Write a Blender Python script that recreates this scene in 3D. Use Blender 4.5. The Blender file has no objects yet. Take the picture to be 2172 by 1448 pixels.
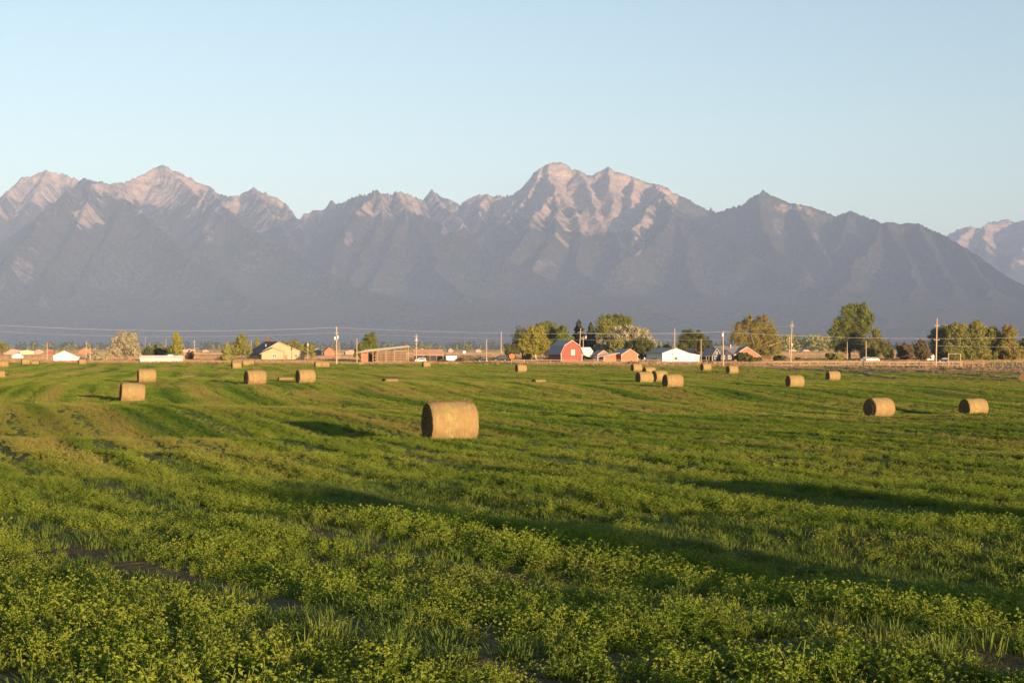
import bpy, bmesh, math, random
import numpy as np
from mathutils import Vector, Matrix
SC = bpy.context.scene
COL = SC.collection
R = math.radians
# ---------------------------------------------------------------- camera (eye at the origin, level, lens shifted up)
F = 3340.0; CX = 1086.0; HY = 738.0            # focal length and horizon in photo pixels (2172 wide)
cam_d = bpy.data.cameras.new("camera"); cam = bpy.data.objects.new("camera", cam_d); COL.objects.link(cam)
cam.location = (0, 0, 0); cam.rotation_euler = (R(90), 0, 0)
cam_d.sensor_width = 36; cam_d.lens = F / 2172 * 36; cam_d.shift_y = (HY - 724) / 2172
cam_d.clip_start = 0.1; cam_d.clip_end = 60000
SC.camera = cam
# ---------------------------------------------------------------- sky, sun, exposure
SUN_AZ = 28.0; SUN_EL = 5.1                    # sun behind the camera and to the right
w = bpy.data.worlds.new("World"); SC.world = w; w.use_nodes = True
nt = w.node_tree; bg = nt.nodes["Background"]
sk = nt.nodes.new("ShaderNodeTexSky"); sk.sky_type = 'NISHITA'; sk.sun_disc = False
sk.sun_elevation = R(SUN_EL); sk.sun_rotation = R(180 - SUN_AZ)
sk.altitude = 900; sk.air_density = 1.0; sk.dust_density = 0.6; sk.ozone_density = 1.45
nt.links.new(sk.outputs[0], bg.inputs[0]); bg.inputs[1].default_value = 0.107
sun_d = bpy.data.lights.new("sun", 'SUN'); sun = bpy.data.objects.new("sun", sun_d); COL.objects.link(sun)
sun_d.energy = 5.0; sun_d.angle = R(0.55); sun_d.color = (1.0, 0.71, 0.42)
_s = Vector((math.sin(R(SUN_AZ)) * math.cos(R(SUN_EL)), -math.cos(R(SUN_AZ)) * math.cos(R(SUN_EL)), math.sin(R(SUN_EL))))
sun.rotation_euler = _s.to_track_quat('Z', 'Y').to_euler()
SC.view_settings.view_transform = 'Standard'; SC.view_settings.look = 'None'
SC.view_settings.exposure = 1.32; SC.view_settings.gamma = 1
SC.render.engine = 'CYCLES'
SC.cycles.max_bounces = 6; SC.cycles.diffuse_bounces = 3; SC.cycles.transmission_bounces = 3
SC.cycles.volume_bounces = 0; SC.cycles.transparent_max_bounces = 8; SC.cycles.use_denoising = True
# ---------------------------------------------------------------- helpers
def W(px, py, D):                               # photo pixel + distance -> place in the world
    return Vector(((px - CX) * D / F, D, (HY - py) * D / F))
def tag(o, label=None, cat=None, group=None, kind=None):
    if label: o['label'] = label
    if cat: o['category'] = cat
    if group: o['group'] = group
    if kind: o['kind'] = kind
    return o
def empty(name, loc, rz=0, label=None, cat=None, group=None):
    o = bpy.data.objects.new(name, None); COL.objects.link(o); o.location = loc; o.rotation_euler = (0, 0, rz)
    o.empty_display_size = 0.3
    return tag(o, label, cat, group)
def mesh_np(name, verts, faces4, mat=None, smooth=True, parent=None):
    """verts (n,3), faces (m,k) arrays"""
    me = bpy.data.meshes.new(name); verts = np.asarray(verts, np.float32); faces4 = np.asarray(faces4, np.int32)
    k = faces4.shape[1]
    me.vertices.add(len(verts)); me.vertices.foreach_set("co", verts.ravel())
    me.loops.add(faces4.size); me.loops.foreach_set("vertex_index", faces4.ravel())
    me.polygons.add(len(faces4)); me.polygons.foreach_set("loop_start", np.arange(0, faces4.size, k, dtype=np.int32))
    me.polygons.foreach_set("loop_total", np.full(len(faces4), k, np.int32))
    me.polygons.foreach_set("use_smooth", np.full(len(faces4), smooth))
    me.update(calc_edges=True); me.validate()
    if mat: me.materials.append(mat)
    o = bpy.data.objects.new(name, me); COL.objects.link(o)
    if parent: o.parent = parent
    return o
def grid_faces(nr, nc):
    i = np.arange(nr - 1)[:, None] * nc + np.arange(nc - 1)[None, :]
    return np.stack([i, i + 1, i + nc + 1, i + nc], -1).reshape(-1, 4)
def sstep(a, b, x):
    t = np.clip((x - a) / (b - a), 0, 1); return t * t * (3 - 2 * t)
def _h(ix, iy, seed):
    ix = ix.astype(np.int64); iy = iy.astype(np.int64)
    n = (ix * 374761393 + iy * 668265263 + seed * 974634777) & 0xffffffff
    n = ((n ^ (n >> 13)) * 1274126177) & 0xffffffff
    n = n ^ (n >> 16)
    return (n & 0xffff) / 65535.0 * 2 - 1
def vnoise(x, y, seed=0):
    ix = np.floor(x); iy = np.floor(y); fx = x - ix; fy = y - iy
    fx = fx * fx * fx * (fx * (fx * 6 - 15) + 10); fy = fy * fy * fy * (fy * (fy * 6 - 15) + 10)
    a = _h(ix, iy, seed); b = _h(ix + 1, iy, seed); c = _h(ix, iy + 1, seed); d = _h(ix + 1, iy + 1, seed)
    return (a + (b - a) * fx) * (1 - fy) + (c + (d - c) * fx) * fy
def fbm(x, y, oct=4, seed=0, ridged=False, gain=0.5):
    s = 0; a = 1; t = 0
    for k in range(oct):
        n = vnoise(x, y, seed + k * 17)
        s = s + a * ((1 - np.abs(n)) * 2 - 1 if ridged else n); t += a
        a *= gain; x, y = (x * 1.6 + y * 1.2) + 3.7, (-x * 1.2 + y * 1.6) + 9.1
    return s / t
# ---------------------------------------------------------------- materials
def new_mat(name, rough=0.9, spec=0.2):
    m = bpy.data.materials.new(name); m.use_nodes = True; t = m.node_tree
    b = t.nodes["Principled BSDF"]; b.inputs["Roughness"].default_value = rough
    b.inputs["Specular IOR Level"].default_value = spec
    return m, t, b
def N(t, kind, **kw):
    n = t.nodes.new(kind)
    for k, v in kw.items():
        if k in n.inputs.keys(): n.inputs[k].default_value = v
        else: setattr(n, k, v)
    return n
def mixc(t, fac, a, b, blend='MIX'):
    n = t.nodes.new("ShaderNodeMix"); n.data_type = 'RGBA'; n.blend_type = blend
    for i, v in ((0, fac), (6, a), (7, b)):
        if hasattr(v, 'is_output'): t.links.new(v, n.inputs[i])
        else: n.inputs[i].default_value = v if i == 0 else (*v[:3], 1)
    return n.outputs[2]
def mth(t, op, a, b=0.0, c=0.0, clamp=False):
    n = t.nodes.new("ShaderNodeMath"); n.operation = op; n.use_clamp = clamp
    for i, v in enumerate((a, b, c)):
        if hasattr(v, 'is_output'): t.links.new(v, n.inputs[i])
        else: n.inputs[i].default_value = v
    return n.outputs[0]
def ramp(t, fac, stops):
    n = t.nodes.new("ShaderNodeValToRGB"); cr = n.color_ramp
    while len(cr.elements) < len(stops): cr.elements.new(0.5)
    for e, (p, c) in zip(cr.elements, stops):
        e.position = p; e.color = (*c[:3], 1) if hasattr(c, '__len__') else (c, c, c, 1)
    t.links.new(fac, n.inputs[0]); return n.outputs[0]
def noise(t, vec, scale, detail=4, rough=0.55, dist=0.0):
    n = t.nodes.new("ShaderNodeTexNoise"); n.inputs["Scale"].default_value = scale
    n.inputs["Detail"].default_value = detail; n.inputs["Roughness"].default_value = rough
    n.inputs["Distortion"].default_value = dist
    if vec is not None: t.links.new(vec, n.inputs["Vector"])
    return n.outputs["Fac"]
def mapping(t, vec, scale=(1, 1, 1), rot=(0, 0, 0)):
    n = t.nodes.new("ShaderNodeMapping"); n.inputs["Scale"].default_value = scale; n.inputs["Rotation"].default_value = rot
    t.links.new(vec, n.inputs["Vector"]); return n.outputs[0]
def wpos(t): return t.nodes.new("ShaderNodeNewGeometry").outputs["Position"]
def opos(t): return t.nodes.new("ShaderNodeTexCoord").outputs["Object"]
def attr(t, name):
    n = t.nodes.new("ShaderNodeAttribute"); n.attribute_name = name; return n.outputs["Fac"]
def bump(t, b, h, strength=0.5, dist=0.05):
    n = t.nodes.new("ShaderNodeBump"); n.inputs["Strength"].default_value = strength; n.inputs["Distance"].default_value = dist
    t.links.new(h, n.inputs["Height"]); t.links.new(n.outputs[0], b.inputs["Normal"])
def setc(t, b, c):
    if hasattr(c, 'is_output'): t.links.new(c, b.inputs["Base Color"])
    else: b.inputs["Base Color"].default_value = (*c[:3], 1)
# ================================================================ the ground
# (photo x, distance, height below the eye): where bales and crests stand
CTRL = [
 # near profile
 (1086,3,-1.62),(200,5,-1.60),(2000,5,-1.60),(1086,8,-1.70),(0,8,-1.70),(2172,8,-1.72),(0,14,-1.88),(1086,14,-1.88),(2172,14,-1.92),
 (0,22,-2.12),(1086,22,-2.14),(2172,22,-2.2),(0,34,-2.48),(1086,34,-2.55),(2172,34,-2.66),
 (-200,46,-2.75),(200,47,-2.85),(500,48,-2.92),(780,51,-2.93),(900,51,-2.95),(1250,53,-3.12),(1600,58,-3.15),(2172,60,-3.05),(2400,60,-3.0),
 (900,58.5,-3.55),(1000,58.5,-3.55),(860,61,-3.95),(800,62,-4.05),(750,64,-4.05),(715,66,-3.86),(650,70,-3.62),(500,76,-3.3),(400,57,-3.2),(1300,66,-3.6),
 # left: second roll
 (0,80,-3.06),(250,80,-3.08),(500,82,-3.14),(-300,80,-3.0),(700,72,-3.5),(575,74,-3.37),(280,111,-3.85),(0,112,-3.9),(600,112,-3.75),
 (-300,112,-4.0),
 # right: crest that hides the feet of two bales
 (1500,84,-3.78),(1850,84,-3.9),(2172,84,-3.65),(2400,84,-3.5),(1500,100,-4.35),(1865,109,-5.1),(2065,120,-5.45),(2172,104,-4.7),(2400,110,-5.2),(1650,104,-4.8),
 (1000,90,-3.78),(1000,112,-3.8),(1250,90,-3.85),(1250,112,-4.1),
 (311,160,-3.5),(541,152,-3.5),(648,156,-3.5),(0,160,-3.9),(1367,179,-4.34),(1427,156,-3.97),(1399,185,-4.1),(826,165,-3.45),(1143,175,-3.6),
 (1686,173,-4.55),(1700,140,-4.9),(2100,150,-5.3),(2166,250,-5.7),(1767,228,-5.0),(1377,240,-4.1),(1350,275,-3.95),(1497,290,-4.3),(1553,264,-4.6),
 (1105,264,-4.1),(900,230,-4.0),(904,370,-4.75),(500,290,-4.1),(523,370,-4.3),(250,290,-3.7),(55,330,-3.55),(-20,250,-3.9),(174,385,-4.0),(-300,330,-3.6),
 (2450,300,-5.8),(1700,330,-4.9),(2000,340,-5.3),(1950,420,-5.0),(2300,420,-5.0),(1600,420,-4.9),(1200,440,-4.75),
 (0,440,-4.0),(300,470,-4.3),(700,470,-4.7),(1000,490,-4.75),(1400,500,-4.6),(2000,520,-4.7),(400,600,-4.6),(1500,600,-4.6),
 (-200,700,-4.6),(2400,700,-4.6),(1000,900,-4.6),(0,1000,-4.6),(2000,1000,-4.6)]
_cx = np.array([(p - CX) * D / F for p, D, z in CTRL]); _cy = np.array([D for p, D, z in CTRL], float); _cz = np.array([z for p, D, z in CTRL], float)
_cs = np.maximum(_cy * 0.10, 2.2)
ROW = R(25)                                     # hay rows run away from the camera and to the left
def _rows(X, Y):                                # across-row and along-row coordinates
    wob = 2.2 * vnoise(X / 60, Y / 60, 5) + 0.5 * vnoise(X / 17, Y / 17, 6)
    Yc = np.clip(Y, -20, 600); a = X * 0.84 + 0.16 * Yc - 27.0 * np.exp(-Yc / 68) + wob * sstep(-10, 60, Y); b = -X * math.sin(ROW) + Y * math.cos(ROW)
    return a, b
def gz(X, Y, detail=True):
    X = np.asarray(X, float); Y = np.asarray(Y, float); sh = np.broadcast(X, Y).shape
    X = np.broadcast_to(X, sh).ravel(); Y = np.broadcast_to(Y, sh).ravel()
    out = np.empty(X.shape)
    for s in range(0, len(X), 40000):
        x = X[s:s + 40000, None]; y = np.clip(Y[s:s + 40000, None], 0, 1000)
        d2 = ((x - _cx) / (_cs * 1.6)) ** 2 + ((y - _cy) / _cs) ** 2
        wg = np.exp(-0.5 * np.minimum(d2, 40)) * (1 + 6 * np.exp(-2 * d2)) + 1e-3 / (1 + d2) ** 2
        out[s:s + 40000] = (wg * _cz).sum(1) / wg.sum(1)
    r = np.maximum(np.abs(X) / 260 - 1, 0); out = out + (-4.6 - out) * sstep(0, 1.2, r)
    out += (np.minimum(Y, 0) * 0.0)
    out = np.where(Y < 0, -1.62 - 0.00 * Y + (-4.6 + 1.62) * sstep(30, 300, -Y), out)
    if detail:
        fade = 1 - sstep(430, 520, Y)
        a, b = _rows(X, Y)
        out += fade * (0.035 * vnoise(a / 4.5, b / 22, 1) * sstep(15, 60, Y) + 0.06 * vnoise(X / 15, Y / 22, 2) * sstep(25, 80, Y)
                       + 0.045 * np.cos((a + 1.1) * 2 * math.pi / 2.5 + math.pi) * sstep(6, 40, Y))
        out += (1 - fade) * 0.35 * fbm(X / 60, Y / 90, 3, 9)
        # shallow mown swale that crosses the foreground
        u = (X - 3.7) * math.cos(R(26)) + (Y - 12.6) * math.sin(R(26))
        out -= 0.10 * np.exp(-(u / 1.3) ** 2) * sstep(-6, 4, Y) * (1 - sstep(22, 32, Y))
    return out.reshape(sh)
def gz1(x, y): return float(gz(np.array([x]), np.array([y]))[0])
def Wg(px, D, dz=0.0):                          # a place on the ground
    x = (px - CX) * D / F; return Vector((x, D, gz1(x, D) + dz))
def field_edge(X):                              # where the green field stops
    return np.interp(X, [-400, -160, -60, 0, 60, 100, 150, 400], [395, 405, 445, 445, 400, 350, 330, 330]) + 5 * vnoise(X / 14, X * 0, 3)
def build_ground():
    ys = [-3000, -2000, -1200, -700, -400, -250, -150, -90, -60, -40, -28, -20, -14, -9, -5, -2, 0]
    y = 1.0
    while y < 620: ys.append(y); y += max(0.22, y * 0.0085)
    while y < 30500: ys.append(y); y *= 1.05
    ys = np.array(ys)
    q = np.linspace(-1, 1, 460); xs = np.sinh(q * 7.4) / math.sinh(7.4) * 700
    xo = np.array([900, 1300, 2000, 3200, 5000, 8000, 12500]); xs = np.concatenate([-xo[::-1], xs, xo])
    X, Y = np.meshgrid(xs, ys); Z = gz(X, Y)
    V = np.stack([X, Y, Z], -1).reshape(-1, 3)
    m, t, b = new_mat("ground_soil_and_grass", 1.0, 0.05)
    P = wpos(t)
    m_row = mapping(t, P, (1, 1, 1), (0, 0, -ROW)); n_fine = noise(t, P, 3.5, 5, 0.65); n_big = noise(t, P, 0.06, 4, 0.6)
    n_row = noise(t, mapping(t, m_row, (0.45, 0.04, 0.3)), 1.0, 3, 0.5)
    green = mixc(t, ramp(t, n_row, [(0.35, 0), (0.65, 1)]), (0.07, 0.11, 0.02), (0.16, 0.18, 0.04))
    soil = (0.11, 0.072, 0.045); sp_ = t.nodes.new("ShaderNodeSeparateXYZ"); t.links.new(P, sp_.inputs[0])
    green = mixc(t, mth(t, 'SUBTRACT', 1.0, mth(t, 'MULTIPLY', sp_.outputs[1], 0.018), clamp=True), green, mixc(t, ramp(t, noise(t, P, 9, 4, .7), [(.35, 0), (.65, 1)]), (0.05, 0.035, 0.022), (0.16, 0.11, 0.065)))
    green = mixc(t, ramp(t, n_fine, [(0.5, 0), (0.72, 1)]), green, soil)
    dryA = mixc(t, ramp(t, n_fine, [(0.3, 0), (0.7, 1)]), (0.30, 0.17, 0.085), (0.40, 0.27, 0.14))
    n_band = noise(t, mapping(t, P, (0.0016, 0.008, 0)), 1.0, 3, 0.5, 0.3)
    farc = ramp(t, n_band, [(0.40, (0.34, 0.19, 0.11)), (0.46, (0.10, 0.13, 0.035)), (0.53, (0.13, 0.15, 0.05)), (0.55, (0.40, 0.24, 0.15)), (0.61, (0.27, 0.18, 0.10)), (0.66, (0.11, 0.12, 0.04))])
    sep = t.nodes.new("ShaderNodeSeparateXYZ"); t.links.new(P, sep.inputs[0])
    far = mth(t, 'MULTIPLY', mth(t, 'SUBTRACT', sep.outputs[1], 640), 0.008, clamp=True)
    dry = mixc(t, far, dryA, farc)
    c = mixc(t, attr(t, "field"), dry, green)
    setc(t, b, c); bump(t, b, n_fine, 0.6, 0.1)
    o = mesh_np("ground", V, grid_faces(len(ys), len(xs)), m)
    fe = field_edge(X); fld = 1 - sstep(-2.5, 2.5, Y - fe)
    at = o.data.attributes.new("field", 'FLOAT', 'POINT'); at.data.foreach_set("value", fld.ravel().astype(np.float32))
    tag(o, "green hay field rolling away to dry tan farmland", None, None, "structure")
    return o
GROUND = build_ground()
# ================================================================ the mountains
# ridges as (photo x, photo y, distance): first the skyline, then the spurs that come down towards us
RIDGES = [
 ('sky', [(-700,470,17500),(-450,430,17500),(-250,455,17500),(-120,470,17500),(0,412,17800),(20,397,17800),(38,393,17800),(48,372,17800),(75,364,17800),(98,359,17800),(130,366,17800),(168,381,17600),(205,384,16800)]),
 ('sky', [(168,384,15500),(180,377,15200),(205,384,15300),(235,389,15700),(262,387,16200),(275,380,16400),(310,365,16600),(332,352,16700),(348,350,16700),(362,355,16700),(385,368,16700),(420,383,16700),(445,395,16700),(465,410,16700),(482,414,16700),(510,414,16800),(525,405,16800),(541,396,16800),(556,405,16800),(575,412,16700),(590,420,16700),(605,432,16700),(617,450,16800),(633,466,17000)]),
 ('sky', [(633,464,17300),(648,449,17300),(668,445,17300),(685,442,17300),(693,436,17300),(700,427,17300),(706,423,17300),(715,429,17300),(725,431,17100),(740,421,16600),(762,413,16200),(785,410,15900),(793,403,15800),(800,400,15700),(812,405,15700),(830,412,15800),(838,406,16100),(850,406,16300),(870,411,16500),(890,422,16700),(900,425,17000)]),
 ('sky', [(898,427,17800),(908,412,17800),(916,401,17800),(926,406,17800),(950,418,17800),(978,432,17800),(1000,417,17700),(1018,412,17600),(1035,412,17500),(1050,416,17400),(1085,412,17300),(1100,404,17200),(1115,395,17200),(1130,370,17200),(1148,352,17200),(1160,350,17200),(1166,345,17200),(1190,344,17200),(1200,349,17200),(1210,358,17200),(1214,363,17200),(1218,355,17200),(1227,356,17200),(1235,366,17200),(1246,373,17200),(1258,374,17200),(1268,365,17200),(1285,356,17200),(1292,355,17200),(1300,360,17200),(1320,368,17200),(1345,378,17200),(1390,391,17200),(1420,402,17200),(1450,420,17200),(1465,424,17200),(1480,435,17200),(1495,444,17200)]),
 ('sky', [(1495,445,17200),(1504,447,17200),(1507,441,17200),(1511,447,17200),(1520,450,17000),(1545,440,16600),(1570,435,16200),(1590,420,16000),(1605,413,15900),(1612,411,15900),(1618,403,15900),(1626,411,15900),(1650,420,15900),(1672,429,15900),(1690,430,15900),(1704,436,15900),(1720,437,15900),(1745,448,15900),(1772,455,15900),(1790,450,15800),(1802,446,15800),(1820,452,15700),(1850,463,15500),(1870,472,15200)]),
 ('sky', [(1870,472,14700),(1880,469,14600),(1910,472,14600),(1945,472,14600),(1960,478,14500),(1990,492,14300),(2003,497,14200),(2040,520,13900),(2080,545,13500),(2120,575,13100),(2172,605,12500),(2260,640,11500),(2400,690,10200)]),
 # far mountain beyond the gap on the right
 ('far', [(1950,520,22500),(2003,497,22500),(2030,480,22500),(2055,476,22500),(2085,477,22500),(2100,466,22800),(2120,461,22800),(2140,459,22800),(2148,464,22800),(2160,466,22800),(2172,459,22800),(2250,430,22800),(2400,450,22800),(2700,430,22800)]),
 ('spur', [(2085,477,22500),(2100,510,21600),(2095,560,20800),(2110,600,20200)]),
 ('spur', [(2060,477,22500),(2040,510,21700),(2050,560,21000)]),
 ('spur', [(2200,440,22800),(2180,500,21500),(2140,560,20700),(2120,620,20000)]),
 # spurs
 ('spur', [(180,378,15200),(140,405,14600),(100,437,14000),(70,475,13400),(40,520,12800),(10,570,12200)]),
 ('spur', [(180,378,15200),(185,420,14500),(165,470,13800),(140,520,13100),(110,580,12300),(90,630,11600)]),
 ('spur', [(235,389,15700),(262,425,14900),(252,450,14400),(225,500,13700),(200,560,12900),(170,620,12100)]),
 ('spur', [(262,425,14900),(310,455,14200),(360,500,13600),(420,545,13000),(470,590,12300),(520,640,11500)]),
 ('spur', [(98,360,17800),(90,400,17000),(60,440,16200),(20,470,15600)]),
 ('spur', [(48,372,17800),(20,420,16900),(-30,470,16000)]),
 ('spur', [(345,350,16700),(395,395,16000),(425,420,15400),(440,450,14900)]),
 ('spur', [(445,395,16700),(470,430,15800),(478,447,14900),(530,485,14200),(600,525,13500),(660,565,12900),(720,592,12300),(800,625,11600),(900,660,10800)]),
 ('spur', [(478,447,14900),(440,500,14100),(400,560,13200),(350,620,12300)]),
 ('spur', [(541,396,16800),(560,440,16000),(590,480,15200),(620,510,14500)]),
 ('spur', [(605,432,16700),(640,475,15800),(660,500,15300)]),
 ('spur', [(800,400,15700),(770,440,15000),(730,485,14300),(700,525,13700),(690,560,13200)]),
 ('spur', [(800,400,15700),(815,440,15000),(790,490,14300),(760,540,13600),(740,590,12900)]),
 ('spur', [(838,406,15900),(862,443,15000),(840,490,14300),(810,540,13600),(790,590,12900)]),
 ('spur', [(862,443,15000),(900,458,14600),(950,487,14200),(1010,520,13700),(1080,553,13200),(1150,585,12700),(1230,618,12100),(1330,655,11400),(1450,690,10400)]),
 ('spur', [(862,443,15000),(900,510,13900),(930,570,13000),(990,640,11800)]),
 ('spur', [(916,401,17800),(940,440,16800),(985,485,15800)]),
 ('spur', [(1035,412,17500),(1010,450,16600),(1000,480,15900)]),
 ('spur', [(1115,395,17200),(1085,430,16500),(1050,465,15800),(1010,495,15200)]),
 ('spur', [(1148,352,17200),(1128,400,16600),(1090,440,16000),(1050,480,15300)]),
 ('spur', [(1164,347,17200),(1160,385,16500),(1178,402,15700),(1140,440,15000),(1110,480,14400),(1085,515,13900)]),
 ('spur', [(1178,402,15700),(1215,430,15300),(1260,462,14900),(1300,500,14400),(1310,530,13900)]),
 ('spur', [(1178,402,15700),(1180,450,14900),(1160,500,14200),(1130,560,13300)]),
 ('spur', [(1218,440,15200),(1215,500,14300),(1230,560,13500),(1270,620,12500)]),
 ('spur', [(1227,356,17200),(1240,400,16600),(1262,440,16000)]),
 ('spur', [(1292,355,17200),(1285,400,16600),(1300,440,16100)]),
 ('spur', [(1345,378,17200),(1340,410,16700),(1330,440,16200)]),
 ('spur', [(1390,391,17200),(1400,414,16000),(1375,440,15500),(1345,480,15000),(1325,515,14500)]),
 ('spur', [(1400,414,16000),(1425,450,15200),(1395,485,14600),(1360,520,14000),(1325,550,13500)]),
 ('spur', [(1425,450,15200),(1470,468,14700),(1530,500,14200),(1590,535,13700),(1650,575,13100),(1720,615,12400),(1800,655,11500),(1880,690,10500)]),
 ('spur', [(1425,450,15200),(1440,520,14200),(1460,580,13300),(1500,640,12000)]),
 ('spur', [(1612,411,15900),(1600,450,15200),(1620,490,14600),(1660,530,14000),(1700,570,13400)]),
 ('spur', [(1545,440,16600),(1570,470,15800),(1600,500,15100)]),
 ('spur', [(1690,430,15900),(1700,470,15200),(1740,510,14500),(1760,550,13900)]),
 ('spur', [(1800,447,15800),(1790,490,15000),(1775,530,14400)]),
 ('spur', [(1872,471,14700),(1850,510,14100),(1815,555,13500),(1790,600,12800),(1780,650,11700)]),
 ('spur', [(1950,473,14500),(1970,530,13700),(2000,590,12800),(2040,640,11700)]),
 ('spur', [(1880,475,14600),(1910,540,13600),(1930,600,12700),(1960,650,11500)]),
 ('spur', [(2040,520,13900),(2080,590,12700),(2120,650,11400)]),
 ('spur', [(-250,455,17500),(-200,520,15500),(-150,600,13000)]),
 ('spur', [(0,560,12600),(-60,620,11600)]),
]
def mountains():
    segs = []
    for k, (kind, pts) in enumerate(RIDGES):
        c = 0.0; w3 = [W(*p) for p in pts]
        for a, b in zip(w3[:-1], w3[1:]):
            L = math.hypot(b.x - a.x, b.y - a.y); segs.append((a.x, a.y, a.z, b.x, b.y, b.z, c, kind, k)); c += L
    segments = segs
    us = np.arange(-480, 2660, 2.3)
    ds = np.concatenate([np.arange(8200, 13000, 42), np.arange(13000, 18600, 21), np.arange(18600, 20000, 120), np.arange(20000, 24200, 60)])
    U, D = np.meshgrid(us, ds); X0 = (U - CX) * D / F; Y0 = D.copy()
    wx = 130 * fbm(X0 / 900, Y0 / 900, 4, 21); wy = 130 * fbm(X0 / 900, Y0 / 900, 4, 55)
    sd = np.full(X0.shape, 1e9)
    for s in segments:
        if s[7] == 'spur': continue
        ax, ay, az, bx, by, bz = s[:6]; dx, dy = bx - ax, by - ay; LL = dx * dx + dy * dy + 1e-9
        t = np.clip(((X0 - ax) * dx + (Y0 - ay) * dy) / LL, 0, 1); sd = np.minimum(sd, np.hypot(X0 - ax - t * dx, Y0 - ay - t * dy))
    wf = sstep(60, 700, sd); X = X0 + wx * wf; Y = Y0 + wy * wf
    best = np.full(X.shape, -1e9); bd = np.zeros(X.shape); bs = np.zeros(X.shape); second = np.full(X.shape, -1e9)
    per = {}
    for s in segments:
        per.setdefault(s[8], []).append(s)
    for k, ss in per.items():
        H = np.full(X.shape, -1e9); dd = np.zeros(X.shape); al = np.zeros(X.shape)
        for ax, ay, az, bx, by, bz, c, kind, _ in ss:
            dx, dy = bx - ax, by - ay; LL = dx * dx + dy * dy + 1e-9
            t = np.clip(((X - ax) * dx + (Y - ay) * dy) / LL, 0, 1); d = np.hypot(X - ax - t * dx, Y - ay - t * dy)
            drop = (0.58 * d + 210 * (1 - np.exp(-d / 130)) + 150 * (1 - np.exp(-d / 600))) if kind != 'spur' else (0.60 * d + 300 * (1 - np.exp(-d / 450)))
            z = az + (bz - az) * t - drop
            mk = z > H; H = np.where(mk, z, H); dd = np.where(mk, d, dd); al = np.where(mk, c + t * math.sqrt(LL), al)
        side = np.where(X > 0, 1, 1)
        mk = H > best; second = np.where(mk, best, np.maximum(second, H))
        bd = np.where(mk, dd, bd); bs = np.where(mk, al + 977 * k, bs); best = np.where(mk, H, best)
    # ribs and gullies running down the flanks
    g = fbm(bs / 620 + 0.6 * vnoise(X / 900, Y / 900, 72), bd / 1700 + 3.1, 5, 71, True, 0.55)
    amp = (1 - np.exp(-bd / 260)) * (12 + 150 * sstep(950, 1650, best))
    h = best + (g - 0.85) * amp * 0.62
    # gullies filled with debris so that valleys are rounder
    gap = best - second; h = h + 70 * np.exp(-gap / 90) * np.clip(bd / 400, 0, 1)
    h += (fbm(X0 / 300, Y0 / 300, 4, 31, True) - 0.4) * (14 + 30 * sstep(700, 1400, best)) * sstep(0, 300, sd + bd) + (fbm(X0 / 80, Y0 / 80, 3, 37, True) - 0.25) * (5 + 22 * sstep(900, 1500, best))
    # foothill apron
    ap = -4.6 + 430 * sstep(8600, 13400, D + 500 * vnoise(X0 / 2600, Y0 / 2600, 8)) + 45 * sstep(8900, 10500, D) * fbm(X0 / 700, Y0 / 1100, 4, 41)
    h = np.where(ap > h - 120, (lambda k: ap * 0.5 + h * 0.5 + 0.5 * np.sqrt((h - ap) ** 2 + 90 ** 2))(0), h)
    h = -6 + (h + 6) * sstep(8200, 8900, D)
    V = np.stack([X0, Y0, h], -1).reshape(-1, 3)
    # how bare the rock is (a property of the place): high ground, cliffs, scree
    PX, PY = U, HY - h * F / D
    nz = fbm(X0 / 500, (Y0 + h * 2) / 500, 5, 91); nz2 = fbm(bs / 110, bd / 900, 4, 95)
    line = np.interp(U, [-400, 0, 170, 240, 420, 560, 640, 760, 900, 1050, 1120, 1200, 1400, 1480, 1560, 1700, 2000],
                        [1500, 1500, 1800, 1560, 1500, 1500, 1420, 1520, 1560, 1480, 1330, 1120, 1400, 1600, 1800, 1850, 2000])
    line = np.where(D > 19800, 1250, line)
    rock = sstep(-160, 190, h - line + nz * 380 + nz2 * 330)
    rock = np.maximum(rock, np.clip(0.04 + 0.35 * nz2 + 0.45 * nz, 0, 0.40) * sstep(650, 1250, h))
    for bx, by, rx, ry, wgt in [(188,450,26,30,.95),(75,520,22,30,.35),(50,570,22,24,.4),(300,412,60,12,.9),(250,398,50,10,.9),(360,430,40,12,.7),(440,490,14,20,.4),(740,500,9,14,.5),(1352,525,20,16,1.0),(1275,478,50,20,.9),(1330,460,40,26,1.0),(1120,455,30,34,.5),(1085,440,34,30,.6),(1650,480,10,14,.4),(1740,500,14,10,.4),(870,440,30,14,.7),(820,440,34,26,.5),(960,470,24,24,.6),(1700,440,40,8,.7),(1150,560,30,12,.35)]:
        q = ((PX - bx) / rx) ** 2 + ((PY - by) / ry) ** 2
        rock = np.maximum(rock, wgt * (1 - sstep(0.3, 1.3, q + nz * 2.6 + nz2 * 1.6)))
    m, t, b = new_mat("mountain_rock_and_forest", 1.0, 0.0)
    P = wpos(t)
    strata = noise(t, mapping(t, P, (0.004, 0.004, 0.022)), 1.0, 4, 0.6, 0.2)
    rn = noise(t, P, 0.012, 5, 0.65)
    rc = mixc(t, ramp(t, strata, [(0.38, 0), (0.62, 1)]), (0.17, 0.13, 0.105), (0.43, 0.305, 0.23))
    rc = mixc(t, ramp(t, rn, [(0.35, 0.0), (0.7, 0.55)]), rc, (0.43, 0.305, 0.23))
    tn = noise(t, mapping(t, P, (0.030, 0.030, 0.014)), 1.0, 4, 0.75)
    tb = noise(t, P, 0.0012, 4, 0.6)
    fc = mixc(t, ramp(t, tn, [(0.43, 0), (0.59, 1)]), (0.004, 0.010, 0.008), (0.078, 0.076, 0.048))
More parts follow.
